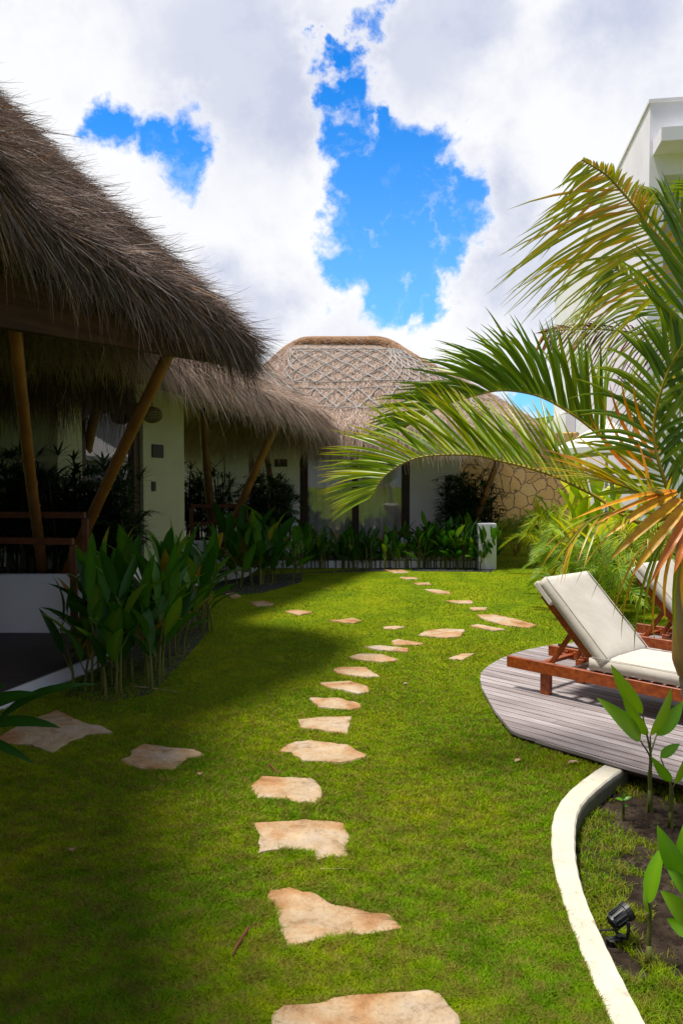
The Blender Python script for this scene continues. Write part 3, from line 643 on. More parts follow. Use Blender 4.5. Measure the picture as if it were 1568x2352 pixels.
# ---- hut 2 (middle)
a2v = N((.333, .943)); b2v = N((-.943, .333)); N2 = np.array([-2.42, 8.1]); T2 = np.array([.02, 15.1])
h2 = empty('thatched_hut', (-3.5, 11, 0), 'middle thatched hut whose eave runs between the nearest and the far hut', 'hut', 'thatched huts')
def zf2(p): s = (p-N2)@a2v; return 3.12-.042*s
r2 = Roof([N2-a2v*.1, T2, T2+b2v*7.5, N2+b2v*7.5], [.45, 1.3, 1, 1], zf2, (T2+b2v*3.9-a2v*.2, N2+b2v*3.9+a2v*2.2), 5.4, .95)
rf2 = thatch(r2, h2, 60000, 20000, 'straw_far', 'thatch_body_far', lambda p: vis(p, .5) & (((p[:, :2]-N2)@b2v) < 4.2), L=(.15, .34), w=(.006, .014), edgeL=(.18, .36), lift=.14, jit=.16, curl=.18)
ii_ = np.array([i for i in range(r2.n) if (r2.o[i]-N2)@a2v < .35 and -1 < (r2.o[i]-N2)@b2v < 3.2])
q_ = R.choice(ii_, 9000)+R.random(9000); p_ = r2.S(q_, R.uniform(0, .06, 9000)); p_ = p_-np.c_[np.zeros((9000, 2)), R.uniform(.02, .2, 9000)]
Lf = R.uniform(.3, .72, 9000)*(1+.2*np.sin(q_*3)); B = Buf(); strands(B, p_, np.tile([0, -.12, -1.], (9000, 1)), np.tile([0, -1., .1], (9000, 1)), Lf, R.uniform(.006, .014, 9000), R.uniform(0, .3, 9000), .1, tone=R.uniform(0, .3, 9000), curl=.12)
B.build('eave_fringe', 'straw_near', h2)  # extra near-end fringe, the eave's shade put into its darker straw tones
# lattice rails on hut 2 long side
iN = int(np.argmin(np.linalg.norm(r2.o-(N2+a2v*.8), axis=1))); iT = int(np.argmin(np.linalg.norm(r2.o-(T2-a2v*1.1), axis=1)))
if iT < iN: iN, iT = iT, iN
lattice(r2, rf2, iN, iT, .10, .42, 12, 2, .016); 
wd = N((.38, .92, 0)); wn = np.array([-.92, .38, 0]); W0 = np.array([-2.86, 9.2, 0])
def wp(s, z, o=0.): return W0+wd*s+np.array([0, 0, z])+wn*o
B = Buf()
def wallseg(B, s0, s1, z0, z1, th=.18, o=0.0):
    c = (wp(s0, z0)+wp(s1, z1))/2+wn*(th/2+o); box(B, c, s1-s0, th, z1-z0, wd, wn, (0, 0, 1), bev=.004)
wallseg(B, -.65, -.25, .15, 3.0); wallseg(B, .88, 1.80, .15, 3.0); wallseg(B, -.25, .88, 2.62, 3.0)
# end walls
c = wp(1.71, 1.57, .18+1.6); box(B, c, .18, 3.2, 2.85, wd, wn); c = wp(-.56, 1.57, .18+1.6); box(B, c, .18, 3.2, 2.85, wd, wn)
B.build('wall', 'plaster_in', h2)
d2 = Buf()
for s0, s1, z0, z1 in ((-.25, -.13, .15, 2.62), (.76, .88, .15, 2.62), (-.13, .76, 2.46, 2.62)):
    wallseg(d2, s0, s1, z0, z1, .1, .05)
dr2 = d2.build('door', 'darkwood', h2)
B = Buf(); wallseg(B, -.13, .76, .17, 2.46, .012, .1); B.build('pane', 'glass', dr2)
def curtain(p0, p1, z0, z1, parent, amp=.03, per=.12):
    B = Buf(); L = np.linalg.norm(p1-p0); n = int(L/per*8); d = N(p1-p0); nn_ = np.cross(d, (0, 0, 1)); v = []
    for i in range(n+1):
        x = i/n; c = p0+(p1-p0)*x+nn_*amp*(math.sin(x*L/per*2*math.pi)+.4*math.sin(x*31)); v += [c+[0, 0, z0], c+[0, 0, z1]]
    B.add(v, [[2*i, 2*i+2, 2*i+3, 2*i+1] for i in range(n)]); return B.build('curtain', 'curtain', parent, smooth=True)
curtain(wp(-.13, 0, .3), wp(.76, 0, .3), .17, 2.46, dr2)
# plaque, switch
def plaque(name, c, ax, nrm, w_, h_, lab, cat):
    e = empty(name, c, lab, cat); B = Buf(); box(B, c+nrm*.012, w_, .02, h_, ax, nrm, (0, 0, 1)); B.build('plate', 'plate', e)
q = P(363, 1037, 10.28); s = (q-W0)@wd; plaque('name_plaque', wp(s, 2.02), wd, -wn, .24, .17, 'dark rectangular name plate on the cream wall beneath the wicker lamp', 'name plate')
q = P(351, 1114, 10.2); s = (q-W0)@wd; plaque('wall_switch', wp(s, 1.56), wd, -wn, .075, .12, 'small black switch plate low on the cream wall', 'switch')
for (u0, v0, Y0, u1, v1, Y1, rr, mt) in ((466, 940, 12.2, 492, 1250, 13.4, .072, 'bamboo_dark'), (638, 968, 12.6, 505, 1275, 13.0, .07, 'bamboo'), (240, 850, 8.75, 175, 1150, 9.6, .06, 'bamboo_dark')):
    B = Buf(); bamboo(B, P(u1, v1, Y1), P(u0, v0, Y0), rr, rr*.9, .4); B.build('bamboo_post', mt, h2, smooth=True)
B = Buf(); bar(B, np.r_[N2+a2v*.3+b2v*.25, 2.86], np.r_[T2-a2v*.9+b2v*.25, 2.6], .1, .14); B.build('beam', 'beam', h2)
p2 = [tuple(G(u, v)[:2]) for u, v in ((455, 1345), (566, 1326))]
plat2 = [(-2.75, 11.9), p2[0], p2[1], (-1.55, 14.9), (-5.0, 15.5), (-5.0, 11.2), (-2.6, 10.0)]
pf = empty('porch', (-3, 13, 0), 'white edged porch floor of the middle hut behind the large leaves', 'porch', 'raised porches')
poly_prism('rim', plat2, -.05, .13, 'plaster', pf); ctr = np.mean(plat2, 0)
poly_prism('floor', [tuple(ctr+(np.array(p)-ctr)*.975) for p in plat2], .12, .137, 'floor', pf)
planter('planter', [(-3.0, 13.1), (-1.75, 13.25), (-1.75, 14.1), (-3.1, 14.0)], .5, .1, 'white planter under the leaning bamboo of the middle hut', .137)
railing('red brown railing among shrubs on the middle hut porch', [np.array([P(440, 1160, 12.9)[0], 12.9, .137]), np.array([P(566, 1160, 12.9)[0], 12.9, .137])], [1.09, .8])
# wicker lamp
c = P(350, 953, 9.95); lm = empty('wicker_lamp', c, 'round woven wicker lamp hanging under the middle hut eave', 'lamp'); B = Buf()
for k in range(9):
    ph = math.pi*(k+.7)/9.5; r_ = .125*math.sin(ph); tube(B, [c+[r_*math.cos(x), r_*math.sin(x), .10*math.cos(ph)] for x in np.linspace(0, 2*math.pi, 17)], .006, 5, cap=False)
for k in range(16):
    x = k/16*2*math.pi
    for tw in (.9, -.9): tube(B, [c+[.125*math.sin(ph)*math.cos(x+tw*ph/3), .125*math.sin(ph)*math.sin(x+tw*ph/3), .10*math.cos(ph)] for ph in np.linspace(.15, math.pi-.1, 10)], .004, 4, cap=False)
B.build('shade', 'wicker', lm); B = Buf(); tube(B, [c+[0, 0, .09], c+[0, 0, .5]], .006, 5); B.build('cord', 'black', lm)

# ---- hut 3 (far)
h3 = empty('thatched_hut', (.3, 16.2, 0), 'far thatched hut with lattice of poles on its roof and curtained sliding doors', 'hut', 'thatched huts')
r3 = Roof([(-3.3, 16.4), (-1.9, 14.4), (4.0, 14.8), (4.9, 21.5), (-3.4, 21.5)], [.6, .5, .8, 1.0, 1.0], lambda p: 2.62, ((-1.05, 18.0), (1.0, 18.0)), 4.82, .94)
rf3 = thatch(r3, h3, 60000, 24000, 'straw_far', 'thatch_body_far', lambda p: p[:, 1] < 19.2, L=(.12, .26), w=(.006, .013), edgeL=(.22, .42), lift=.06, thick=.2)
def idx3(x, y): return int(np.argmin(np.linalg.norm(r3.o-np.array([x, y]), axis=1)))
iL, iR = idx3(-1.15, 14.45), idx3(2.9, 14.7)
if iR < iL: iL, iR = iR, iL
lattice(r3, rf3, iL-1, iR+2, .44, .86, 11, 3, .0145); lattice(r3, rf3, iL-1, iR+2, .17, .37, 11, 1, .0145)
def idxo(x, y): return int(np.argmin(np.linalg.norm(r3.o-np.array([x, y]), axis=1)))
c_l, c_r = idxo(-3.2, 16.6), idxo(3.6, 15.0)
path = [r3.S(c_l, t) for t in (.35, .5, .65, .8, .92)]+[np.array([x, 18.0, 4.82]) for x in np.linspace(-.9, .85, 6)]+[r3.S(c_r, t) for t in (.94, .85, .75, .62)]
pc_ = catmull(path, 50); B = Buf(); prf = np.interp(np.linspace(0, 1, 50), [0, .3, .42, .75, .82, 1], [.04, .08, .13, .13, .10, .04]); tube(B, pc_+np.array([0, 0, .0]), prf, 14)
rc_ = B.build('ridge_cap', 'ridge', rf3, smooth=True)
B = Buf(); nn_ = 9000; tq = R.random(nn_)*48; k_ = tq.astype(int); fr_ = (tq-k_)[:, None]; cpt = pc_[k_]*(1-fr_)+pc_[k_+1]*fr_; rr_ = np.interp(tq/49, np.linspace(0, 1, 50), prf); Tn = pc_[k_+1]-pc_[k_]; Tn /= np.linalg.norm(Tn, axis=1)[:, None]
an = R.uniform(-1.9, 1.9, nn_); sd_ = np.cross(Tn, (0, 0, 1)); sd_ /= np.linalg.norm(sd_, axis=1)[:, None]; up_ = np.cross(sd_, Tn); nrm = sd_*np.sin(an)[:, None]+up_*np.cos(an)[:, None]
strands(B, cpt+nrm*(rr_*.98)[:, None], Tn*.5*np.sign(R.normal(0, 1, nn_))[:, None]+sd_*np.sin(an)[:, None]*.7-up_*.35, nrm, R.uniform(.06, .16, nn_), .009, np.full(nn_, .05), .12, tone=R.choice([.25, .45, 1.0, 1.0, 1.0], nn_)); B.build('straw', 'straw_far', rc_)
WY = 16.2
B = Buf()
def w3(B, x0, x1, z0, z1, y=WY, th=.2): box(B, ((x0+x1)/2, y+th/2, (z0+z1)/2), x1-x0, th, z1-z0)
w3(B, -1.95, -.86, .15, 2.95); w3(B, 1.41, 2.45, .15, 2.95); w3(B, -.86, 1.41, 2.5, 2.95)
w3(B, 2.25, 2.45, .15, 2.95, WY+.2, 4.0); w3(B, -1.95, -1.75, .15, 2.95, WY+.2, 4.0); w3(B, -1.75, 2.25, .15, 2.95, WY+4.0, .2)
B.build('wall', 'plaster', h3)
B = Buf()
for x0, x1, z0, z1 in ((-.86, -.70, .15, 2.5), (1.25, 1.41, .15, 2.5), (.22, .36, .15, 2.38), (-.70, 1.25, 2.38, 2.5)): w3(B, x0, x1, z0, z1, WY+.03, .1)
dr3 = B.build('door', 'darkwood', h3)
B = Buf(); w3(B, -.70, .22, .17, 2.38, WY+.08, .01); B.build('pane', 'glass', dr3)
B = Buf(); w3(B, .36, 1.25, .17, 2.38, WY+.08, .01); B.build('pane', 'glass', dr3)
curtain(np.array([-.7, WY+.3, 0]), np.array([1.25, WY+.3, 0]), .17, 2.38, dr3, .035, .16)
plaque('name_plaque', np.array([P(645, 1063, WY)[0], WY, 2.02]), np.array([1., 0, 0]), np.array([0, -1., 0]), .26, .16, 'dark rectangular name plate left of the far hut curtained door', 'name plate')
plat3 = [(-1.95, 14.75), (2.6, 14.75), (2.6, 16.19), (-1.95, 16.19)]
pf = empty('porch', (.3, 15.5, 0), 'low white doorstep porch in front of the far hut door', 'porch', 'raised porches')
poly_prism('rim', plat3, -.05, .14, 'plaster', pf); poly_prism('floor', [(-1.93, 14.77), (2.58, 14.77), (2.58, 16.18), (-1.93, 16.18)], .12, .147, 'floor', pf)
for (p_, q_, rr, mt) in (((2.35, 15.1, .15), (3.2, 14.95, 2.62), .065, 'bamboo'), ((-1.75, 15.0, .15), (-1.72, 14.95, 2.6), .06, 'bamboo_dark'), ((-1.2, 15.3, .15), (-1.5, 15.0, 2.6), .06, 'bamboo_dark')):
    B = Buf(); bamboo(B, p_, q_, rr, rr*.9, .4); B.build('bamboo_post', mt, h3, smooth=True)
B = Buf(); bar(B, (-2.2, 14.85, 2.5), (3.6, 15.15, 2.5), .1, .14); B.build('beam', 'beam', h3)
B = Buf(); box(B, (2.70, 15.15, .42), .33, 1.35, .87, bev=.008); tag(B.build('low_wall', 'plaster'), 'short white wall ending the far bed beside the open lawn', 'wall')
planter('planter', [(1.0, 14.85), (2.45, 14.85), (2.45, 15.5), (1.0, 15.5)][0:4], .38, .08, 'white planter behind the leafy row right of the doorstep', .147)
# bench on far porch
bn = empty('wooden_bench', (1.1, 15.75, .147), 'small brown wooden bench on the far hut porch', 'bench')
B = Buf(); box(B, (1.15, 15.85, .60), .6, .32, .05, bev=.01); B.build('seat', 'redwood', bn)
for sx in (-.24, .24):
    for sy in (-.11, .11):
        B = Buf(); tube(B, [(1.15+sx*1.2, 15.85+sy*1.2, .147), (1.15+sx, 15.85+sy, .58)], [.018, .024], 8); B.build('leg', 'redwood', bn)
# white wall with water heater between huts
B = Buf(); box(B, (-2.75, 17.2, 1.5), 1.6, .2, 3.0); tag(B.build('side_wall', 'plaster'), 'sunlit white wall carrying the boxy heater between the huts', 'wall')
B = Buf(); box(B, (-7, 21, .95), 7, .2, 1.9); tag(B.build('boundary_wall', 'plaster'), 'far low white boundary wall seen between the middle and far huts', 'wall')
c = P(481, 1013, 16.9); wh = empty('water_heater', c, 'white rounded wall heater between the middle and far huts', 'heater')
B = Buf(); prof = [(-.33, .22), (-.30, .235), (.27, .26), (.33, .24), (.35, .1)]
for (z0, w0), (z1, w1) in zip(prof[:-1], prof[1:]):
    pass
hv = []; seg = 20
for z, r_ in [(-.42, .08), (-.36, .09), (-.34, .2), (-.31, .225), (.26, .25), (.31, .24), (.33, .1)]:
    for k in range(seg):
        x = k/seg*2*math.pi; q = 4; cx_ = abs(math.cos(x))**(2/q)*math.copysign(1, math.cos(x)); sy_ = abs(math.sin(x))**(2/q)*math.copysign(1, math.sin(x)); hv.append(c+[r_*cx_, .6*r_*sy_, z])
B.add(hv, [[i*seg+k, i*seg+(k+1) % seg, (i+1)*seg+(k+1) % seg, (i+1)*seg+k] for i in range(6) for k in range(seg)]); B.build('tank', 'metal', wh, smooth=True)
B = Buf(); tube(B, [c+[.3, .1, .25], c+[.3, .1, -.35], c+[.12, .08, -.55], c+[-.02, .05, -.42]], .014, 6); tube(B, [c+[.3, .1, -.3], c+[.31, .12, -.9]], .014, 6); B.build('pipe', 'black', wh)
# rubble garden wall
B = Buf(); box(B, (4.0, 21.75, 1.5), 5.0, .5, 3.0, bev=.03); tag(B.build('stone_wall', 'rubble'), 'ochre rubble stone garden wall behind the lawn end', 'wall')

# ------------------------------------------------------------------ white building
X0, Y0 = 5.60, 14.5; fx = N((1, -.16, 0)); fy = N((.16, 1, 0)); NC = np.array([X0, Y0, 0])
bd = empty('white_building', (X0, Y0, 0), 'tall plain white rendered building rising behind the palms at right', 'building')
def bb(B, x0, x1, y0, y1, z0, z1, bev=.002): box(B, NC+fx*(x0+x1)/2+fy*(y0+y1)/2+[0, 0, (z0+z1)/2], x1-x0, y1-y0, z1-z0, fx, fy, (0, 0, 1), bev=bev)
B = Buf(); bb(B, 0, 10, .6, 15.7, 0, 8.5)
bb(B, 0, .26, 0, .6, 0, 8.5); bb(B, .26, 10, 0, .6, 7.2, 8.5); bb(B, .26, 10, 0, .6, 3.5, 4.7); bb(B, 4.2, 10, 0, .6, 4.7, 7.2); bb(B, .26, 1.5, 0, .6, 0, 3.5); bb(B, 4.2, 10, 0, .6, 0, 3.5)
B.build('wall', 'plaster', bd)
B = Buf(); bb(B, -.03, 10.05, -.04, 15.75, 8.5, 8.56); B.build('parapet_cap', 'plaster', bd)
B = Buf(); bb(B, .06, 6, -.62, -.001, 7.56, 7.8); B.build('canopy', 'plaster', bd)
for z0, z1, x0 in ((4.7, 7.2, .26), (0.0, 3.5, 1.5)):
    B = Buf()
    for xx in (x0+.03, (x0+4.2)/2, 4.15): bb(B, xx-.03, xx+.03, .45, .52, z0, z1)
    bb(B, x0, 4.2, .44, .5, z1-.1, z1); fm = B.build('window', 'metal', bd)
    B = Buf(); bb(B, x0, 4.2, .53, .55, z0, z1, .001); B.build('pane', 'glass', fm)
B = Buf(); bb(B, -.30, -.01, 9.5, 15.6, 0, 3.8); B.build('side_block', 'plaster', bd)
# parasol
pc = np.array([4.42, 13.1, 0]); ps = empty('parasol', pc, 'square white garden parasol in front of the white building', 'parasol')
top = pc+[0, 0, 2.68]; cs = [pc+[1.02*math.cos(x), 1.02*math.sin(x), 2.14] for x in (math.radians(-168+90*k) for k in range(4))]
B = Buf(); m_ = 8; v = []
for k in range(4):
    a_, b_ = cs[k], cs[(k+1) % 4]; v = []
    for i in range(m_+1):
        for j in range(m_+1):
            s_ = i/m_; e = a_+(b_-a_)*(j/m_); p = top+(e-top)*s_; p[2] -= .10*s_*(1-s_)+ .05*s_*math.sin(math.pi*j/m_)*(-1); v.append(p)
    B.add(v, [[i*(m_+1)+j, (i+1)*(m_+1)+j, (i+1)*(m_+1)+j+1, i*(m_+1)+j+1] for i in range(m_) for j in range(m_)])
    v = []
    for j in range(m_+1):
        e = a_+(b_-a_)*(j/m_)+[0, 0, .05*math.sin(math.pi*j/m_)]; v += [e, e-[0, 0, .10]]
    B.add(v, [[2*j, 2*j+1, 2*j+3, 2*j+2] for j in range(m_)])
B.build('canopy', 'parasol', ps); B = Buf(); tube(B, [pc, pc+[0, 0, 2.7]], .025, 8); B.build('pole', 'metal', ps)
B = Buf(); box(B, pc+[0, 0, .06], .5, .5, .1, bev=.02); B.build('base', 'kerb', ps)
for c_ in cs:
    B = Buf(); bar(B, top-[0, 0, .06], c_-[0, 0, .02], .02, .02); B.build('rib', 'metal', ps)
# hill
B = Buf(); nx, ny = 60, 16; v = []
for j in range(ny):
    for i in range(nx):
        x = -350+i*700/(nx-1); y = 330+j*18; hgt = 42*math.exp(-((x-150)/120)**2)+18*math.exp(-((x+160)/90)**2)
        v.append((x, y, -.5+hgt*math.sin(math.pi*min(1, (j)/(ny-1)*1.0))*1.05+random.uniform(-1.4, 1.4)*(j > 0)))
B.add(v, [[j*nx+i, j*nx+i+1, (j+1)*nx+i+1, (j+1)*nx+i] for j in range(ny-1) for i in range(nx-1)])
tag(B.build('hill', 'hill'), kind='structure')

# ------------------------------------------------------------------ loungers
def cushion(B, c, L, Wd, T, ax, ay, az, puff=.012):
    nx, ny = 16, 10; ax, ay, az = N(ax), N(ay), N(az); vs = []
    def h(x, y): return 1-abs(x)**8*.35-abs(y)**8*.35
    for s in (1, -1):
        for i in range(nx+1):
            for j in range(ny+1):
                x, y = -1+2*i/nx, -1+2*j/ny; x2 = math.copysign(abs(x)**.8, x); y2 = math.copysign(abs(y)**.8, y)
                k = (max(abs(x), abs(y))); e = T/2*(.80 if k > .999 else 1)+puff*(1-x2**2)*(1-y2**2)*s*(1 if s > 0 else .3)
                wv = .0022*math.sin(9*x+4*y*y+s)+.0015*math.sin(17*y+5*x)
                in_ = 1 if k < .999 else 1
                vs.append(c+ax*x2*L/2*in_+ay*y2*Wd/2*in_+az*(s*(T/2 if k < .999 else T/2-.012)+(puff*(1-x2**2)*(1-y2**2)+wv if s > 0 else 0)))
    n = (nx+1)*(ny+1); f = []
    for s in (0, 1):
        for i in range(nx):
            for j in range(ny):
                q = [s*n+i*(ny+1)+j, s*n+(i+1)*(ny+1)+j, s*n+(i+1)*(ny+1)+j+1, s*n+i*(ny+1)+j+1]; f.append(q if s == 0 else q[::-1])
    ring = [(i, 0) for i in range(nx)]+[(nx, j) for j in range(ny)]+[(i, ny) for i in range(nx, 0, -1)]+[(0, j) for j in range(ny, 0, -1)]
    for k in range(len(ring)):
        a_, b_ = ring[k], ring[(k+1) % len(ring)]; ia, ib = a_[0]*(ny+1)+a_[1], b_[0]*(ny+1)+b_[1]; f.append([ia, n+ia, n+ib, ib])
    B.add(vs, f)
def seam(pts, B, r=.003): tube(B, pts, r, 5)
LW = .60; dn_ = -A            # from head end toward the foot end
def make_lounger(lab):
    o = np.array([1.25, 5.9, DZ]); e = empty('sun_lounger', o, lab, 'sun lounger', 'sun loungers on the deck')
    def q(t, w_, z): return o+dn_*t+Bv*w_+np.array([0, 0, z])
    zt = .245; rh = .085
    for w_ in (.018, LW-.018):
        B = Buf(); bar(B, q(0, w_, zt-rh/2), q(1.92, w_, zt-rh/2), .036, rh); B.build('side_rail', 'teak', e)
    for t in (.31, 1.66):
        for w_ in (.058, LW-.058):
            B = Buf(); box(B, q(t, w_, .094), .075, .05, .186, dn_, Bv, (0, 0, 1)); B.build('leg', 'teak', e)
    for t in (.22, .48, .62, 1.70, 1.90):
        B = Buf(); bar(B, q(t, .037, zt-.045), q(t, LW-.037, zt-.045), .045, .028); B.build('cross_bar', 'teak', e)
    B = Buf()
    for t in np.arange(.72, 1.88, .085): bar(B, q(t, .037, zt-.008), q(t, LW-.037, zt-.008), .055, .016)
    B.build('slats', 'teak', e)
    # back frame
    t0, z0, t1, z1 = .74, .25, .28, .735; d = N(q(t1, 0, z1)-q(t0, 0, z0)); nb = N(np.cross(Bv, d)); nb = nb if nb@dn_ > 0 else -nb
    bf = Buf()
    for w_ in (.065, LW-.065): bar(bf, q(t0, w_, z0), q(t1, w_, z1), .034, .06, up=nb)
    for k in np.linspace(.08, .97, 7): bar(bf, q(t0+(t1-t0)*k, .084, z0+(z1-z0)*k), q(t0+(t1-t0)*k, LW-.084, z0+(z1-z0)*k), .05, .018, up=nb)
    bf.build('back_frame', 'teak', e)
    for w_ in (.12, LW-.12):
        B = Buf(); bar(B, q(.30, w_, .20), q(.50, w_, .50), .022, .036, up=nb); B.build('prop', 'teak', e)
    B = Buf()
    for w_ in (.05, LW-.05):
        bar(B, q(.14, w_, .185), q(.55, w_, .185), .022, .04)
        for k in range(4): box(B, q(.18+k*.07, w_, .215), .022, .022, .03, dn_, Bv)
    B.build('notched_rest', 'teak', e)
    sc = Buf(); cushion(sc, q(1.30, LW/2, .245+.052), 1.24, LW-.02, .10, dn_, Bv, (0, 0, 1)); c1 = sc.build('seat_cushion', 'canvas', e, smooth=True)
    bm_ = (q(t0, LW/2, z0)+q(t1, LW/2, z1))/2+nb*.082+d*.035
    sb = Buf(); cushion(sb, bm_, .74, LW-.02, .10, d, Bv, nb); c2 = sb.build('back_cushion', 'canvas', e, smooth=True)
    # piping + hood flap
    B = Buf()
    for w_ in (.012, LW-.012): seam([q(.70, w_, .345), q(1.9, w_, .345)], B)
    B.build('piping', 'canvas', c1)
    B = Buf()
    for w_ in (.012, LW-.012): seam([bm_-d*.36+Bv*(w_-LW/2)+nb*.048, bm_+d*.36+Bv*(w_-LW/2)+nb*.048], B)
    B.build('piping', 'canvas', c2)
    B = Buf(); box(B, bm_+d*.29-nb*.052, .2, LW-.015, .05, d, Bv, nb, bev=.02); B.build('hood', 'canvas', c2)
    for p_ in (c1, c2):
        for poly in p_.data.polygons: poly.use_smooth = True
    return e
def copy_tree(o, parent=None):
    c = o.copy(); COL.objects.link(c); c.parent = parent
    for ch in list(o.children): copy_tree(ch, c)
    return c
l1 = make_lounger('wooden sun lounger with cream cushions fully in view on the deck')
l2 = copy_tree(l1); l2.location = Vector(l1.location)+Vector(tuple(Bv*1.46)); l2['label'] = 'second wooden sun lounger half hidden behind the palm stem'

# ------------------------------------------------------------------ plants
def pt_at(poly, t):
    return poly[min(int(t*(len(poly)-1)), len(poly)-1)]
def heliconia(x, y, n, h, spread, lab, z=0., name='heliconia_clump', lm='heliconia', tone=(0, .95), ll=(.36, .56), lw=(.085, .13), group='heliconia clumps along the huts', flower=0, xs=None, sm='leafstem'):
    e = empty(name, (x, y, z), lab, 'plant', group); S = Buf(); Lb = Buf()
    for k in range(n):
        px, py = x+random.gauss(0, spread*(xs or 1)), y+random.gauss(0, spread*.7); hh = h*random.uniform(.7, 1.05)
        lean = np.array([random.gauss(0, .10), random.gauss(0, .10), 0])*hh
        st = [np.array([px, py, z])+lean*t*t+np.array([0, 0, hh*.62*t]) for t in (0, .25, .5, .75, 1)]
        tube(S, st, [.012, .011, .009, .008, .005], 6)
        nl = random.randint(4, 6); az = random.uniform(0, 6.28)
        for j in range(nl):
            t = .35+.65*j/(nl-1); b_ = pt_at(st, t); az += math.pi+random.uniform(-.7, .7)
            el = math.radians(random.uniform(35, 60)+28*t-10); d = np.array([math.cos(az)*math.cos(el), math.sin(az)*math.cos(el), math.sin(el)])
            pl = random.uniform(.06, .16)*h; m = b_+d*pl; L = random.uniform(*ll)*h*(1 if j < nl-1 else .95)
            d2 = N(d+np.array([0, 0, -.30*(1-t)]+[]) + np.array([random.gauss(0, .1), random.gauss(0, .1), 0])); tip = m+d2*L-np.array([0, 0, random.uniform(.0, .08)])
            tube(S, [b_, m], [.006, .004], 5, cap=False)
            leaf(Lb, m, tip, random.uniform(*lw)*h, random.uniform(.08, .22), (d2[0]*-.5+random.gauss(0, .3), d2[1]*-.5+random.gauss(0, .3), 1), random.uniform(*tone), 8, .3, 'lance', .02)
    S.build('stem', sm, e); Lb.build('foliage', lm, e, smooth=True)
    if flower:
        Fb = Buf()
        for _ in range(flower):
            c = np.array([x+random.gauss(0, spread), y-.1, z+h*random.uniform(.62, .8)])
            for k in range(4):
                az = random.uniform(0, 6.28); leaf(Fb, c, c+[.07*math.cos(az), .07*math.sin(az), .05+.03*k], .02, .1, tone=.5, n=4)
        Fb.build('flower', 'flower', e)
    return e
# near bed on the left
near = [(245, 1590, 1.15, 8, .13, 'tall leafy clump at the left end of the near bed by the porch rim'),
        (290, 1572, 1.25, 9, .14, 'leafy clump with a yellowing upright leaf, second in the near bed'),
        (345, 1540, 1.3, 10, .16, 'dense leafy clump in the middle of the near bed'),
        (395, 1500, 1.2, 9, .15, 'leafy clump with an orange flower near the bed right end'),
        (440, 1450, 1.15, 9, .16, 'leafy clump at the right end of the near bed overhanging the lawn'),
        (215, 1535, .9, 5, .10, 'shorter leafy clump hiding the foot of the red railing')]
for k, (u, v, h, n_, sp, lab) in enumerate(near):
    g = G(u, v); heliconia(g[0], g[1], n_, h*.92, sp, lab, flower=(1 if k == 3 else 0), tone=(0, 1.0), lw=(.065, .125), ll=(.3, .55))
mid = [(545, 1345, 1.35, 9, .22, 'broad leaved clump under the leaning bamboo, first of the middle bed'),
       (600, 1340, 1.35, 9, .24, 'broad leaved clump in the middle of the middle bed'),
       (655, 1330, 1.1, 9, .2, 'leafy clump at the right end of the middle bed')]
for u, v, h, n_, sp, lab in mid:
    g = G(u, v); heliconia(g[0], g[1], n_-2, h*.85, sp*.9, lab, lw=(.11, .17))
for k, u in enumerate((700, 735, 775, 815, 850, 882)):
    g = G(u, 1306); heliconia(g[0], g[1], 9, random.uniform(.68, .86), .15, ['leafy clump at the left end of the row before the far sliding door', 'leafy clump second from left before the far sliding door', 'leafy clump third from left before the far sliding door', 'leafy clump fourth from left before the far sliding door', 'leafy clump fifth from left before the far sliding door', 'leafy clump just left of the far doorstep'][k], flower=1 if k in (0, 2, 4) else 0, lw=(.08, .13), ll=(.3, .45), tone=(0, .9))
for k, u in enumerate((962, 995, 1030, 1065, 1100)):
    g = G(u, 1306); heliconia(g[0], g[1], 11, random.uniform(.85, 1.02), .15, ['leafy clump just right of the far doorstep', 'tall leafy clump second right of the doorstep', 'tall leafy clump in the middle of the row right of the doorstep', 'leafy clump below the dark lady palm at the far right', 'leafy clump brushing the short white wall'][k], lw=(.08, .13), ll=(.3, .45), tone=(0, .9))
# gravel beds under them
def gravelbed(pts, lab):
    o = poly_prism('gravel_bed', pts, -.05, .008, 'gravel'); tag(o, kind='structure')
gravelbed([tuple(G(u, v)[:2]) for u, v in ((150, 1600), (260, 1612), (345, 1595), (420, 1520), (480, 1450), (470, 1400), (360, 1440), (230, 1520))], '')
gravelbed([tuple(G(u, v)[:2]) for u, v in ((500, 1368), (600, 1362), (690, 1338), (700, 1316), (900, 1312), (900, 1304), (560, 1324), (470, 1340))], '')
gravelbed([tuple(G(u, v)[:2]) for u, v in ((945, 1312), (1130, 1314), (1130, 1305), (945, 1303))], '')

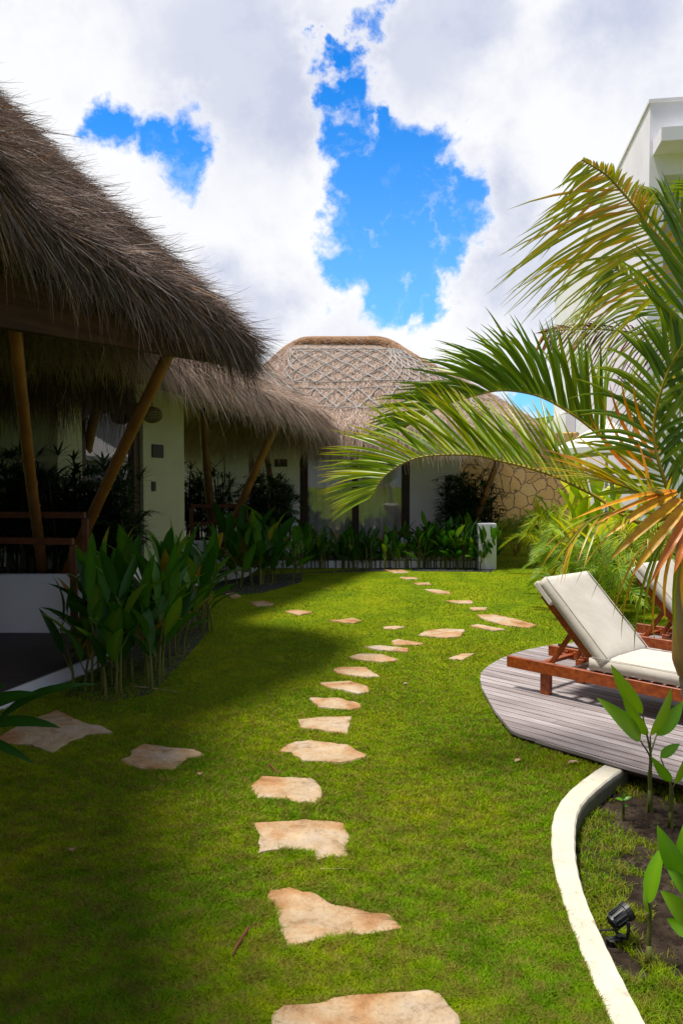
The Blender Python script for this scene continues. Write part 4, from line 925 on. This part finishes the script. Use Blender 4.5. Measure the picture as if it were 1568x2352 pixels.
def ladypalm(x, y, z, h, n, r, lab, name='lady_palm', tone=(0, 1)):
    e = empty(name, (x, y, z), lab, 'shrub', 'dark lady palms'); S = Buf(); Lb = Buf()
    for k in range(n):
        px, py = x+random.uniform(-r, r), y+random.uniform(-r*.6, r*.6); hh = h*random.uniform(.55, 1)
        top = np.array([px+random.gauss(0, .05), py+random.gauss(0, .05), z+hh]); b_ = np.array([px, py, z]); tube(S, [b_, (b_+top)/2+[.01, 0, 0], top], [.012, .01, .008], 5)
        for j in range(random.randint(7, 10)):
            t = random.uniform(.25, 1); c = b_+(top-b_)*t; az = random.uniform(0, 6.28); el = random.uniform(-.1, 1.1)
            d = np.array([math.cos(az)*math.cos(el), math.sin(az)*math.cos(el), math.sin(el)]); m = c+d*random.uniform(.1, .22); tube(S, [c, m], [.004, .003], 4, cap=False)
            s_ = N(np.cross(d, (0, 0, 1))); nf = random.randint(6, 9); tn = random.uniform(*tone)
            for q in range(nf):
                an = (q/(nf-1)-.5)*2.6; dd = N(d*math.cos(an)+s_*math.sin(an)+np.array([0, 0, -.15])); L = random.uniform(.17, .27)
                leaf(Lb, m, m+dd*L-np.array([0, 0, .04]), .030, .12, (0, 0, 1), tn, 4, .2, 'strap')
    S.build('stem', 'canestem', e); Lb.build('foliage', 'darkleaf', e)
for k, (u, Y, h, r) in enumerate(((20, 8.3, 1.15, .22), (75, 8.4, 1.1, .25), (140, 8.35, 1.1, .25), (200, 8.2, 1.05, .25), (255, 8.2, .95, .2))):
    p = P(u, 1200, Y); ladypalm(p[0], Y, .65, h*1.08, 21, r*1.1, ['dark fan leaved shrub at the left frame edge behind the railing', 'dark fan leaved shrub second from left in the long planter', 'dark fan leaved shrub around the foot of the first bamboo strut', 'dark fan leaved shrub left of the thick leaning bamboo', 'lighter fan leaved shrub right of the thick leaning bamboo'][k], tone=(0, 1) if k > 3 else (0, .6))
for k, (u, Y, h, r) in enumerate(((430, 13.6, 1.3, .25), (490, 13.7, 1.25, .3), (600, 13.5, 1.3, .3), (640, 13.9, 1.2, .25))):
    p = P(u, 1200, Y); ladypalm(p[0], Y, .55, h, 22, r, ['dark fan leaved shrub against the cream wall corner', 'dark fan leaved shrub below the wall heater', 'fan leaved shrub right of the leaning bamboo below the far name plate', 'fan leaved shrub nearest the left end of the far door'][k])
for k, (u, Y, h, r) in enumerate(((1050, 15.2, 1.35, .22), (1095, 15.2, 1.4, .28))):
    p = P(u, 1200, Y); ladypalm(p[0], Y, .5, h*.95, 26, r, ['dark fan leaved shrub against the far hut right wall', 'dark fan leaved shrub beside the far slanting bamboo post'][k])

# areca-like fronds
def frond(Rb, Lb, pts, nleaf, Lmax, width, ang=(55, 25), up=.5, droop=.3, side=None, sides=(1, 1), tone=(.1, .5), s0=.12, endtone=None, prof=None, jit=.08, rr=.012, n=5):
    C = catmull(pts, 40); T = np.gradient(C, axis=0); T /= np.linalg.norm(T, axis=1)[:, None]
    tube(Rb, C, np.linspace(rr, rr*.3, 40), 6)
    for sg, amt in ((1, sides[0]), (-1, sides[1])):
        if amt == 0: continue
        for k in range(nleaf):
            s = s0+(1-s0)*(k+.5*(sg > 0)+random.uniform(-.2, .2))/nleaf; s = min(max(s, 0), 1); x = s*39; i = min(int(x), 38); c = C[i]+(C[i+1]-C[i])*(x-i); t_ = T[i]
            sd = N(np.cross(t_, (0, 0, 1))) if side is None else N(np.array(side)-t_*(np.array(side)@t_)); u_ = N(np.cross(sd, t_)); u_ = u_ if u_[2] > 0 else -u_
            an = math.radians(ang[0]+(ang[1]-ang[0])*s+random.gauss(0, 4)); L = Lmax*amt*((math.sin(math.pi*(.18+.75*s)))**.7 if prof is None else prof(s))*random.uniform(.9, 1.07)
            d = N(t_*math.cos(an)+math.sin(an)*N(sd*sg*(1-up)+u_*up)+R.normal(0, jit, 3)); wv = N(t_-d*(t_@d)); tn = random.uniform(*tone)
            vs = []; ts = []; dr = droop*random.uniform(.7, 1.4)
            for q in range(n+1):
                t = q/n; p = c+d*L*t+np.array([0, 0, -1])*dr*L*t*t; w_ = width*.5*(min(1, .35+t*3)*(1-t**2.2)+.03); fo = N(np.cross(d, wv))
                vs += [p-wv*w_+fo*w_*.25, p, p+wv*w_+fo*w_*.25]; tt = tn if endtone is None else tn+(endtone-tn)*max(0, t-.55)/.45; ts += [tt]*3
            f = []
            for q in range(n): k_ = q*3; f += [[k_, k_+1, k_+4, k_+3], [k_+1, k_+2, k_+5, k_+4]]
            Lb.add(vs, f, np.clip(ts, 0, 1))
def one_frond(parent, pts, lab=None, lm='palmleaf', **kw):
    Rb = Buf(); Lb = Buf(); frond(Rb, Lb, pts, **kw); o = Rb.build('frond', 'rachis', parent, smooth=True); Lb.build('leaflets', lm, o)
    if lab: o['label'] = lab
    return o
def shrub_palm(x, y, z, r, n, lab, lm='fernleaf', tone=(0, 1), name='areca_shrub', h=1.0):
    e = empty(name, (x, y, z), lab, 'shrub', 'feathery garden palms'); Rb = Buf(); Lb = Buf()
    for k in range(n):
        az = k/n*6.28*2.4+random.uniform(-.3, .3); q = random.uniform(.45, 1); hx = math.cos(az)*r*q; hy = math.sin(az)*r*q; hz = r*h*random.uniform(.9, 1.35)*(1.5-q)
        b_ = np.array([x+hx*.06, y+hy*.06, z])
        frond(Rb, Lb, [b_, b_+[hx*.3, hy*.3, hz*.75], b_+[hx*.7, hy*.7, hz*1.0], b_+[hx*1.1, hy*1.1, hz*.72]], 30, r*.36, .010+.006*r, (60, 30), .35, .35, tone=(tone[0]+random.random()*.3*(tone[1]-tone[0]), tone[1]), s0=.22, rr=.008, n=3)
    Rb.build('stem', 'rachis', e); Lb.build('foliage', lm, e)
def uvY(u, v, Y): p = P(u, v, Y); return p
sh = [(1185, 1245, 17.5, .75, 'feathery palm shrub at the far lawn end by the stone wall', 'fernleaf', (.2, 1)),
      (1225, 1250, 15.5, .9, 'feathery palm shrub below the parasol tip', 'fernleaf', (.1, .9)),
      (1275, 1262, 13.5, .9, 'bright feathery palm shrub under the parasol', 'fernleaf', (.3, 1)),
      (1335, 1270, 12.5, .9, 'feathery palm shrub in front of the white building foot', 'fernleaf', (.2, .9)),
      (1330, 1365, 9.6, .62, 'dark low feathery shrub beside the yellow leaf, behind the lounger', 'fernleaf', (0, .6)),
      (1395, 1375, 9.0, .7, 'feathery shrub between the two lounger backs', 'fernleaf', (.1, .8)),
      (1470, 1350, 10.0, .85, 'bright feathery shrub behind the second lounger', 'fernleaf', (.3, 1)),
      (1545, 1350, 10.0, .9, 'feathery shrub at the right edge behind the second lounger', 'fernleaf', (.1, .8)),
      (1300, 1320, 11.2, .6, 'feathery shrub midway along the garden border', 'fernleaf', (.1, .8)),
      (1150, 1238, 18.8, .55, 'small feathery shrub near the foot of the stone wall', 'fernleaf', (.2, .9)),
      (1480, 1280, 12.0, 1.0, 'tall feathery shrub between the palms by the white building', 'fernleaf', (.2, 1))]
for u, v, Y, r, lab, lm, tn in sh:
    g = G(u, v) if False else P(u, v, Y); shrub_palm(g[0], Y, 0, r, 19, lab, lm, tn)
# broad sunlit leaves
for u, Y, h, n_, lab in ((1290, 14.5, 1.7, 5, 'yellow green broad leaved banana plant in front of the stone wall end'), (1350, 12.2, 1.9, 5, 'tall yellow green broad leaved plant under the parasol'), (1420, 11.5, 1.7, 5, 'yellow green broad leaved plant right of the parasol'),
                    (1370, 10.6, 1.1, 5, 'large ribbed light green leaves low in the border'), (1500, 11.0, 1.6, 4, 'broad leaved plant behind the gold palm leaves')):
    g = P(u, 1200, Y); heliconia(g[0], Y, n_, h, .16, lab, name='banana_plant', lm='brightleaf', ll=(.32, .5), lw=(.08, .14), tone=(.0, 1), group='broad leaved garden plants')
# yellow fallen/standing leaf by lounger
p = P(1258, 1352, 10.8); yl = empty('yellow_leaf_plant', (p[0], 10.8, 0), 'single bright yellow crinkled leaf standing behind the lounger back', 'leaf'); B = Buf(); S = Buf()
b_ = np.array([p[0], 10.8, -.16]); 
for k in range(5):
    an = -.35+k*.17; leaf(B, b_+[.01*k, 0, .22], b_+[.02+.10*math.sin(an)+.05, -.02, .22+.38*math.cos(an)], .07, .1, (0, -1, .1), .0+.05*k, 8, .4, 'strap', .06)
tube(S, [b_, b_+[0, 0, .24]], .006, 5); S.build('stem', 'leafstem', yl); B.build('blade', 'goldleaf', yl)

# ------------------------------------------------------------------ near right palm
PX = P(1580, 1300, 4.05)[0]
pal = empty('areca_palm', (PX+.06, 4.05, bz), 'near palm at the right edge with arching green fronds and golden drooping leaflets', 'palm')
B = Buf(); tube(B, catmull([(PX+.09, 4.05, bz), (PX+.05, 4.05, .35), (PX+.01, 4.05, .62)], 24), np.linspace(.05, .052, 24)*(1+.05*np.sin(np.arange(24)*2.2)), 16); B.build('trunk', 'bark', pal, smooth=True)
B = Buf(); tube(B, catmull([(PX+.012, 4.05, .60), (PX+.0, 4.05, .8), (PX-.005, 4.05, 1.15), (PX-.02, 4.05, 1.5)], 20), [.056, .064, .072, .078]+list(np.linspace(.078, .05, 16)), 18); B.build('crownshaft', 'shaft', pal, smooth=True)
cr = P(1560, 1180, 4.05)
def PV(lst): return [P(u, v, Y) for u, v, Y in lst]
one_frond(pal, [cr]+PV([(1465, 1200, 4.0), (1364, 1138, 4.1), (1256, 1088, 4.2), (1148, 1059, 4.3), (1076, 1045, 4.35), (960, 1051, 4.4), (886, 1091, 4.42), (851, 1144, 4.42)]), 'long lower green frond arching left over the doorway', nleaf=58, Lmax=.68, width=.018, ang=(44, 50), up=.62, droop=.17, tone=(.28, .74), s0=.26, endtone=.84, jit=.045, n=7)
one_frond(pal, [cr]+PV([(1500, 1110, 4.2), (1430, 1050, 4.3), (1364, 990, 4.4), (1317, 954, 4.45), (1256, 918, 4.5), (1205, 902, 4.55), (1148, 897, 4.6), (1093, 908, 4.65), (1004, 937, 4.7), (925, 985, 4.7)]), 'upper green frond arching high to the left', nleaf=62, Lmax=.72, width=.024, ang=(52, 36), up=.80, droop=.30, tone=(.18, .64), s0=.26, jit=.03, n=7)
one_frond(pal, [cr]+PV([(1585, 1000, 4.0), (1600, 820, 3.95), (1590, 650, 3.9), (1560, 480, 3.9)]), 'upright green frond at the frame edge', nleaf=34, Lmax=.62, width=.026, ang=(38, 22), up=.25, droop=.1, side=(-1, -.15, .1), sides=(1, .9), tone=(.15, .6), s0=.1, jit=.06)
one_frond(pal, [cr]+PV([(1520, 1090, 4.0), (1500, 980, 4.0), (1530, 860, 3.95), (1580, 770, 3.9)]), 'short upright frond with orange tips above the crown', nleaf=30, Lmax=.60, width=.028, ang=(60, 30), up=.3, droop=.35, side=(-1, 0, .2), sides=(1, .8), tone=(.1, .6), s0=.1, endtone=.85, jit=.10)
one_frond(pal, [cr]+PV([(1500, 1150, 3.95), (1440, 1120, 3.9), (1370, 1100, 3.85)]), 'half dried reddish frond reaching left', nleaf=22, Lmax=.62, width=.016, ang=(30, 12), up=.3, droop=.15, tone=(.5, .95), endtone=1.0, s0=.2, jit=.06)
one_frond(pal, [cr]+PV([(1500, 1180, 3.85), (1420, 1175, 3.75), (1350, 1200, 3.7), (1300, 1260, 3.7)]), 'drooping thin frond with browned tips', nleaf=12, Lmax=.30, width=.018, ang=(45, 25), up=.1, droop=.5, tone=(.4, .9), endtone=.97, s0=.3, jit=.08)
# golden leaflets
gf = Buf(); S = Buf(); tube(S, [cr, P(1530, 1140, 3.75), P(1500, 1125, 3.6)], .012, 6); gfo = S.build('frond', 'rachis', pal); gfo['label'] = 'golden orange frond fanning down'
for (u0, v0, u1, v1, w_) in ((1520, 1130, 1310, 1195, .026), (1530, 1135, 1385, 1238, .05), (1540, 1150, 1402, 1285, .052), (1550, 1165, 1448, 1325, .05), (1560, 1180, 1490, 1345, .045), (1568, 1190, 1545, 1320, .05), (1530, 1130, 1345, 1215, .024)):
    leaf(gf, P(u0+22, v0-4, 3.72), P(u1, v1, 3.60), w_, .14, (-.1, -.8, .7), random.uniform(0, 1), 10, .3, 'strap', .02)
for (u0, v0, u1, v1, w_) in ((1500, 1060, 1398, 878, .030), (1510, 1050, 1425, 866, .030), (1520, 1040, 1452, 862, .026), (1490, 1080, 1378, 905, .022), (1480, 1100, 1350, 950, .026)):
    leaf(gf2 := Buf(), P(u0, v0, 4.05), P(u1, v1, 3.95), w_, .22, (-.9, -.4, .6), random.uniform(.6, 1), 10, .3, 'strap', .02); gf.v += [v_ for v_ in gf2.v]; gf.f4 += [f_+gf.n for f_ in gf2.f4]; gf.t += gf2.t; gf.n += gf2.n
gf.build('leaflets', 'goldleaf', gfo)
# hanging old leaflets
gf = Buf(); S = Buf(); tube(S, [cr, P(1540, 1200, 3.8), P(1510, 1215, 3.75)], .01, 6); gfo = S.build('frond', 'rachis', pal); gfo['label'] = 'old olive frond hanging straight down'
for (u0, v0, u1, v1, w_) in ((1500, 1215, 1405, 1420, .018), (1510, 1215, 1425, 1470, .02), (1520, 1220, 1455, 1500, .024), (1530, 1220, 1478, 1455, .026), (1540, 1225, 1505, 1490, .026), (1550, 1230, 1530, 1440, .03), (1560, 1230, 1556, 1500, .03), (1570, 1230, 1585, 1470, .03), (1480, 1190, 1355, 1380, .014), (1450, 1190, 1318, 1350, .012)):
    leaf(gf, P(u0+12, v0-5, 3.85), P(u1, v1, 3.72), w_, random.uniform(.12, .22), (-1, -.3, .2), random.uniform(.3, .85), 9, .3, 'strap', .01)
gf.build('leaflets', 'palmleaf', gfo)

# ------------------------------------------------------------------ coconut palm behind
CX = P(1650, 800, 7.6)[0]; ck = np.array([CX, 7.6, 3.55])
coc = empty('coconut_palm', (CX+.3, 7.9, 0), 'taller palm behind the near one with yellowing ragged fronds against the sky', 'palm')
B = Buf(); tube(B, catmull([(CX+.3, 7.9, -.05), (CX+.15, 7.8, 1.5), (CX+.02, 7.65, 2.9), tuple(ck)], 30), np.linspace(.14, .09, 30)*(1+.04*np.sin(np.arange(30)*2.1)), 16); B.build('trunk', 'bark', coc, smooth=True)
one_frond(coc, [ck]+PV([(1568, 640, 7.4), (1531, 572, 7.3), (1483, 515, 7.25), (1463, 483, 7.2), (1419, 431, 7.2), (1387, 399, 7.15), (1335, 367, 7.1)]), 'yellow ragged frond pointing up to the left', nleaf=62, Lmax=1.15, width=.032, ang=(66, 58), up=.0, droop=.26, side=(-1, -.1, -.5), sides=(1, .22), tone=(.62, .92), endtone=.72, s0=.12, prof=lambda s: (.75+.45*math.sin(s*3.1))*(1 if s < .6 else 1-.75*(s-.6)/.4), jit=.12, rr=.022)
one_frond(coc, [ck]+PV([(1560, 760, 7.7), (1500, 690, 7.8), (1450, 640, 7.9), (1400, 610, 7.9)]), 'green frond hanging below the yellow one', nleaf=56, Lmax=.95, width=.028, ang=(65, 45), up=.0, droop=.75, side=(-.6, -.2, -.8), sides=(1, .6), tone=(.3, .88), endtone=.7, s0=.1, jit=.10, rr=.02)
one_frond(coc, [ck]+PV([(1600, 600, 7.5), (1568, 520, 7.45), (1530, 470, 7.4), (1480, 452, 7.4)]), 'green frond at the frame edge against the white building', nleaf=26, Lmax=.50, width=.036, ang=(55, 30), up=.2, droop=.3, side=(-.3, -.5, -.6), tone=(.2, .7), s0=.1, jit=.07, rr=.02)
one_frond(coc, [ck]+PV([(1590, 820, 7.9), (1568, 796, 7.9), (1482, 770, 7.9), (1400, 758, 7.9), (1354, 756, 7.9), (1290, 758, 7.9), (1245, 768, 7.9)]), 'dry reddish frond lying almost level', lm='dryleaf', nleaf=52, Lmax=.50, width=.018, ang=(60, 40), up=.0, droop=.55, side=(-.1, -.2, -1), sides=(1, .6), tone=(.0, .95), s0=.1, jit=.06, rr=.018)
one_frond(coc, [ck]+PV([(1600, 900, 7.7), (1540, 880, 7.6), (1490, 900, 7.5), (1440, 960, 7.5)]), 'green lower frond drooping behind the near palm', nleaf=26, Lmax=.55, width=.034, ang=(60, 40), up=.2, droop=.6, tone=(.1, .6), s0=.1, jit=.08, rr=.02)
one_frond(coc, [ck]+PV([(1660, 620, 7.5), (1620, 480, 7.4), (1585, 420, 7.3)]), 'upright frond mostly out of the frame', nleaf=24, Lmax=.6, width=.036, ang=(60, 35), up=.1, droop=.4, tone=(.2, .7), s0=.1, jit=.08, rr=.02)

# ------------------------------------------------------------------ young plants in the right bed
def sapling(lab, base, stalk, leaves, group='young plants in the right bed', tone=(.45, .8), name='young_canna'):
    e = empty(name, base, lab, 'plant', group); S = Buf(); Lb = Buf(); base = np.asarray(base, float); sc0 = .55 if name == 'seedling' else 1
    tube(S, [base]+[base+(np.array(stalk[0])-base)*.6], [.014*sc0, .010*sc0], 8)
    for (b_, t_, w_, sg, nr) in leaves:
        tube(S, catmull([base+R.normal(0, .006, 3)*[1, 1, 0], np.array(stalk[0])+R.normal(0, .005, 3), np.array(stalk[-1])*.6+np.array(stalk[0])*.4+R.normal(0, .004, 3), b_], 12), np.linspace(.0085, .0035, 12)*sc0, 6, cap=False); leaf(Lb, b_, t_, w_, sg, nr, random.uniform(*tone), 12, .28, 'lance', .008)
    S.build('stem', 'leafstem', e, smooth=True); Lb.build('foliage', 'youngleaf' if tone[1] > .35 else 'heliconia', e, smooth=True)
b0 = G(1490, 1866, bz); Yb = b0[1]
sapling('young plant with four upright leaves in front of the deck', b0, [P(1492, 1780, Yb), P(1492, 1712, Yb)],
        [(P(1470, 1702, Yb), P(1369, 1602, Yb-.1), .085, .12, (-.2, -.9, .6)), (P(1486, 1690, Yb), P(1427, 1595, Yb-.05), .06, .1, (-.6, -.8, .3)), (P(1474, 1640, Yb), P(1402, 1526, Yb), .075, .08, (-.6, -.8, .3)),
         (P(1492, 1690, Yb), P(1540, 1580, Yb), .075, .08, (.5, -.9, .2)), (P(1506, 1690, Yb+.05), P(1566, 1610, Yb+.1), .08, .12, (.3, -.9, .4))])
b0 = G(1538, 1902, bz); Yb = b0[1]
sapling('small young plant right of the first one with a rolled leaf', b0, [P(1540, 1840, Yb), P(1542, 1800, Yb)],
        [(P(1540, 1795, Yb), P(1494, 1737, Yb-.05), .05, .1, (-.5, -.9, .3)), (P(1548, 1800, Yb), P(1568, 1745, Yb), .05, .1, (.5, -.9, .3)), (P(1516, 1740, Yb+.1), P(1560, 1708, Yb+.1), .05, .15, (0, -.7, .7))])
b0 = G(1487, 2222, bz); Yb = b0[1]
sapling('slender sprout with one tall narrow leaf nearest the viewer', b0, [P(1492, 2140, Yb), P(1488, 2080, Yb)], [(P(1488, 2075, Yb), P(1524, 1940, Yb), .062, .08, (-.9, -.5, .1)), (P(1490, 2100, Yb), P(1478, 2040, Yb), .02, .1, (-.9, -.5, .1))])
b0 = G(1600, 2250, bz); Yb = b0[1]
sapling('leafy plant entering from the right frame edge', b0, [P(1590, 2150, Yb), P(1585, 2080, Yb)],
        [(P(1580, 2030, Yb), P(1508, 1895, Yb), .075, .1, (-.6, -.8, .3)), (P(1582, 2120, Yb), P(1515, 2045, Yb-.03), .07, .1, (-.3, -.7, .7)), (P(1586, 2060, Yb), P(1528, 1990, Yb), .05, .15, (-.3, -.7, .7)), (P(1590, 2060, Yb), P(1575, 1880, Yb), .09, .1, (-.6, -.8, .3)), (P(1590, 2150, Yb), P(1530, 2110, Yb), .05, -.1, (-.3, -.7, .7))])
b0 = G(1430, 1885, bz); Yb = b0[1]
sapling('tiny seedling alone beside the kerb bend', b0, [P(1431, 1860, Yb), P(1430, 1838, Yb)], [(P(1430, 1838, Yb), P(1450, 1830, Yb), .02, .1, (0, -.5, 1)), (P(1430, 1838, Yb), P(1412, 1834, Yb), .02, .1, (0, -.5, 1)), (P(1431, 1850, Yb), P(1442, 1850, Yb), .018, .1, (0, -.5, 1)), (P(1430, 1836, Yb), P(1432, 1820, Yb), .018, .1, (0, -1, .3))], name='seedling', tone=(.2, .4))
# left edge plant
b0 = np.array([-2.05, 4.35, 0.]); Yb = 4.1
sapling('dark leafed plant at the left frame edge with one long yellow green leaf', b0, [b0+[.02, 0, .2], b0+[.06, -.05, .38]],
        [(P(20, 1690, 4.2)-[0.1, 0, -.02], P(228, 1572, 4.25), .085, .3, (-.3, -.5, .9)), (P(-60, 1640, 4.1), P(88, 1592, 4.1), .10, .15, (0, -.6, .8)), (P(-40, 1672, 4.0), P(140, 1672, 3.9), .09, .15, (0, -.4, .9)), (P(-60, 1690, 3.95), P(80, 1755, 3.8), .05, .15, (0, -.6, .8)), (P(-70, 1600, 4.2), P(15, 1575, 4.2), .08, .1, (0, -.6, .8))], 'plants at the left edge', tone=(.0, .3), name='leafy_plant')
# spotlight
b0 = G(1400, 2172, bz); Ys = b0[1]; sp = empty('garden_spotlight', b0, 'black ribbed garden spotlight standing in the bed by the kerb', 'spotlight')
hc = P(1424, 2104, Ys); hd = N((.75, .25, .35)); B = Buf(); prof = [(-.047, .015), (-.044, .024), (-.017, .0265), (.017, .031), (.02, .034), (.038, .035), (.040, .030)]
tube(B, [hc+hd*z for z, _ in prof], [r_ for _, r_ in prof], 20); hdm = B.build('lamp_head', 'black', sp)
B = Buf(); sd = N(np.cross(hd, (0, 0, 1))); uu = np.cross(sd, hd)
for k in range(12):
    x = k/12*2*math.pi; o_ = sd*math.cos(x)+uu*math.sin(x); box(B, hc+o_*.0285-hd*.010, .05, .007, .003, hd, o_, np.cross(hd, o_), bev=.0008)
B.build('cooling_fins', 'black', hdm)
B = Buf(); j = hc-[0, 0, .075]
for s_ in (-1, 1): tube(B, [hc+sd*s_*.042, hc+sd*s_*.045-[0, 0, .03], hc+sd*s_*.036-[0, 0, .065], j+sd*s_*.005], .0065, 8)
B.build('bracket', 'black', sp); B = Buf(); tube(B, [b0-[0, 0, .05], b0+[0, 0, .02], j+[0, 0, -.01], j+[0, 0, .005]], [.012, .016, .014, .016], 10); B.build('stake', 'black', sp)
B = Buf(); tube(B, catmull([j+[-.01, -.01, .03], b0+[-.045, -.01, .06], b0+[-.05, -.02, .03], b0+[-.02, -.03, .005]], 14), .003, 6); B.build('cable', 'black', sp)

# ------------------------------------------------------------------ litter
def litter(u, v, L, ang, lab, z=0., mat='drylitter', w_=.03, nmz='dry_leaf', cat='leaf'):
    g = G(u, v, z+.02); d = np.array([math.cos(ang), math.sin(ang), 0]); B = Buf(); leaf(B, g-d*L/2, g+d*L/2, w_, .2, (0, 0, 1), .5, 8, .4, 'lance', .1); tag(B.build(nmz, mat), lab, cat, 'litter on the grass')
litter(1190, 1748, .06, .6, 'grey brown dead leaf on the lawn left of the kerb top'); litter(1318, 1753, .08, .1, 'curled tan leaf on the lawn beside the deck corner'); litter(460, 1778, .03, 1.3, 'tiny pale dry leaf below the rusty pink slab')
litter(932, 1571, .045, .3, 'small yellow leaf on the lawn right of the path middle'); litter(752, 1353, .08, .2, 'small dry leaf on the far lawn left of the path'); litter(168, 1952, .03, 1.6, 'tiny pink dry leaf in the dark lawn at left')
def twig(uvs, r_, lab, mat='twig', z=.018):
    p = [G(u, v, z) for u, v in uvs]; B = Buf(); tube(B, catmull(p, 12), np.linspace(r_, r_*.5, 12), 6); tag(B.build('twig', mat), lab, 'twig', 'litter on the grass')
twig([(570, 2132), (556, 2155), (543, 2175), (535, 2195)], .007, 'bent reddish twig left of the wedge shaped slab')
twig([(305, 1576), (360, 1582), (412, 1590)], .005, 'long pale twig on the dark lawn under the near bed', 'drylitter')
twig([(735, 1996), (800, 1995)], .003, 'straw lying on the grass below the chipped slab', 'drylitter')
twig([(618, 1755), (642, 1777)], .006, 'short twig between the fourth and fifth slab')

# ------------------------------------------------------------------ grass
def blades(cnt, polys_in, polys_out, z, vmin, vmax, h=(.012, .030), wmul=1., name='grass', lab='', tonef=None, power=1.0, mask=None):
    u = R.uniform(-130, 1700, cnt); v = vmin+(vmax-vmin)*R.random(cnt)**power
    cx = (u-UC)/F; cy = -(v-VC)/F; dx, dy, dz = cx, math.cos(TH)+cy*math.sin(TH), -math.sin(TH)+cy*math.cos(TH); t = (z-H)/dz; x, y = dx*t, dy*t
    ok = inside(polys_in, x, y)
    for q in polys_out: 
        q = np.asarray(q)[:, :2]; c = q.mean(0); q = c+(q-c)*(1-.010/np.abs(q-c).max()) if len(q) < 400 else q; ok &= ~inside(q, x, y)
    if mask is not None: ok &= mask(x, y)
    x, y = x[ok], y[ok]; n = len(x); dist = y
    hh = R.uniform(h[0], h[1], n)*.82*(1+.3*np.sin(x*3.1+1)*np.sin(y*2.3)+.25*np.sin(x*23+np.sin(y*17)*2)*np.sin(y*19+1)); w_ = (.0010+.00042*dist)*wmul*R.uniform(.7, 1.3, n)
    az = R.uniform(0, 6.28, n); sd = np.c_[np.cos(az), np.sin(az), np.zeros(n)]; lx = R.normal(0, .65, (n, 2)); b = np.c_[x, y, np.full(n, z-.002)]
    lean = np.c_[lx*hh[:, None], np.zeros(n)]
    m1 = b+lean*.35+np.c_[np.zeros((n, 2)), hh*.6]; tp = b+lean+np.c_[np.zeros((n, 2)), hh*.95]
    V = np.stack([b-sd*w_[:, None], b+sd*w_[:, None], m1+sd*w_[:, None]*.8, m1-sd*w_[:, None]*.8, tp], 1).reshape(-1, 3); k = np.arange(n)[:, None]*5
    tone = np.clip(R.beta(2.3, 2.6, n), 0, .9); tone[R.random(n) < .035] = 1; B = Buf(); B.add(V, k+np.array([[0, 1, 2, 3]]), np.repeat(tone, 5)); B.f3.append(k+np.array([[3, 2, 4]]))
    return tag(B.build(name, 'grass'), kind='stuff')
outs = [s for s in stone_polys]+[np.array(dk), np.array(plat1), np.array(plat2), np.array(plat3), np.c_[np.r_[KL[:, 0], KR[::-1, 0]], np.r_[KL[:, 1], KR[::-1, 1]]]]
blades(1250000, [(-14, .5)]+[tuple(p[:2]) for p in KL]+[(2.2, 4.9), (16, 5), (16, 30), (-14, 30)], outs, 0., 1238, 2450, power=.62)
soilc = [(G(1500, 1880, bz), .22), (G(1545, 1905, bz), .18), (G(1525, 2060, bz), .15), (G(1555, 2170, bz), .16), (G(1500, 1990, bz), .10), (G(1410, 2190, bz), .03)]
B = Buf()
for c_, r_ in soilc[:5]:
    for _ in range(90):
        q_ = c_+np.r_[R.normal(0, r_*.6, 2), 0]; rr_ = abs(R.normal(.007, .004))+.003; a_ = R.random(6)*.8+.6
        vs_ = [q_+[rr_*a_[k]*math.cos(k*1.05), rr_*a_[k]*math.sin(k*1.05), 0] for k in range(6)]+[q_+[0, 0, rr_*.9]]
        n0 = B.n; B.add(vs_, np.zeros((0, 3), int)); B.f3.append(np.array([[n0+k, n0+(k+1) % 6, n0+6] for k in range(6)]))
tag(B.build('soil_clods', 'soil'), kind='stuff')
def patchy(x, y):
    m = (np.sin(x*9+2)*np.sin(y*7+1)+.6*np.sin(x*21+y*13)) > -.75
    for c_, r_ in soilc: m &= (np.hypot(x-c_[0], (y-c_[1])*.7)+.05*np.sin(x*31)*np.sin(y*27)+R.normal(0, .02, len(x))) > r_
    return m
blades(230000, [tuple(p[:2]) for p in KR]+[(2.2, 4.7), (5, 4.2), (5, .5)], [], bz, 1740, 2500, h=(.02, .05), wmul=.8, name='bed_grass', mask=patchy)
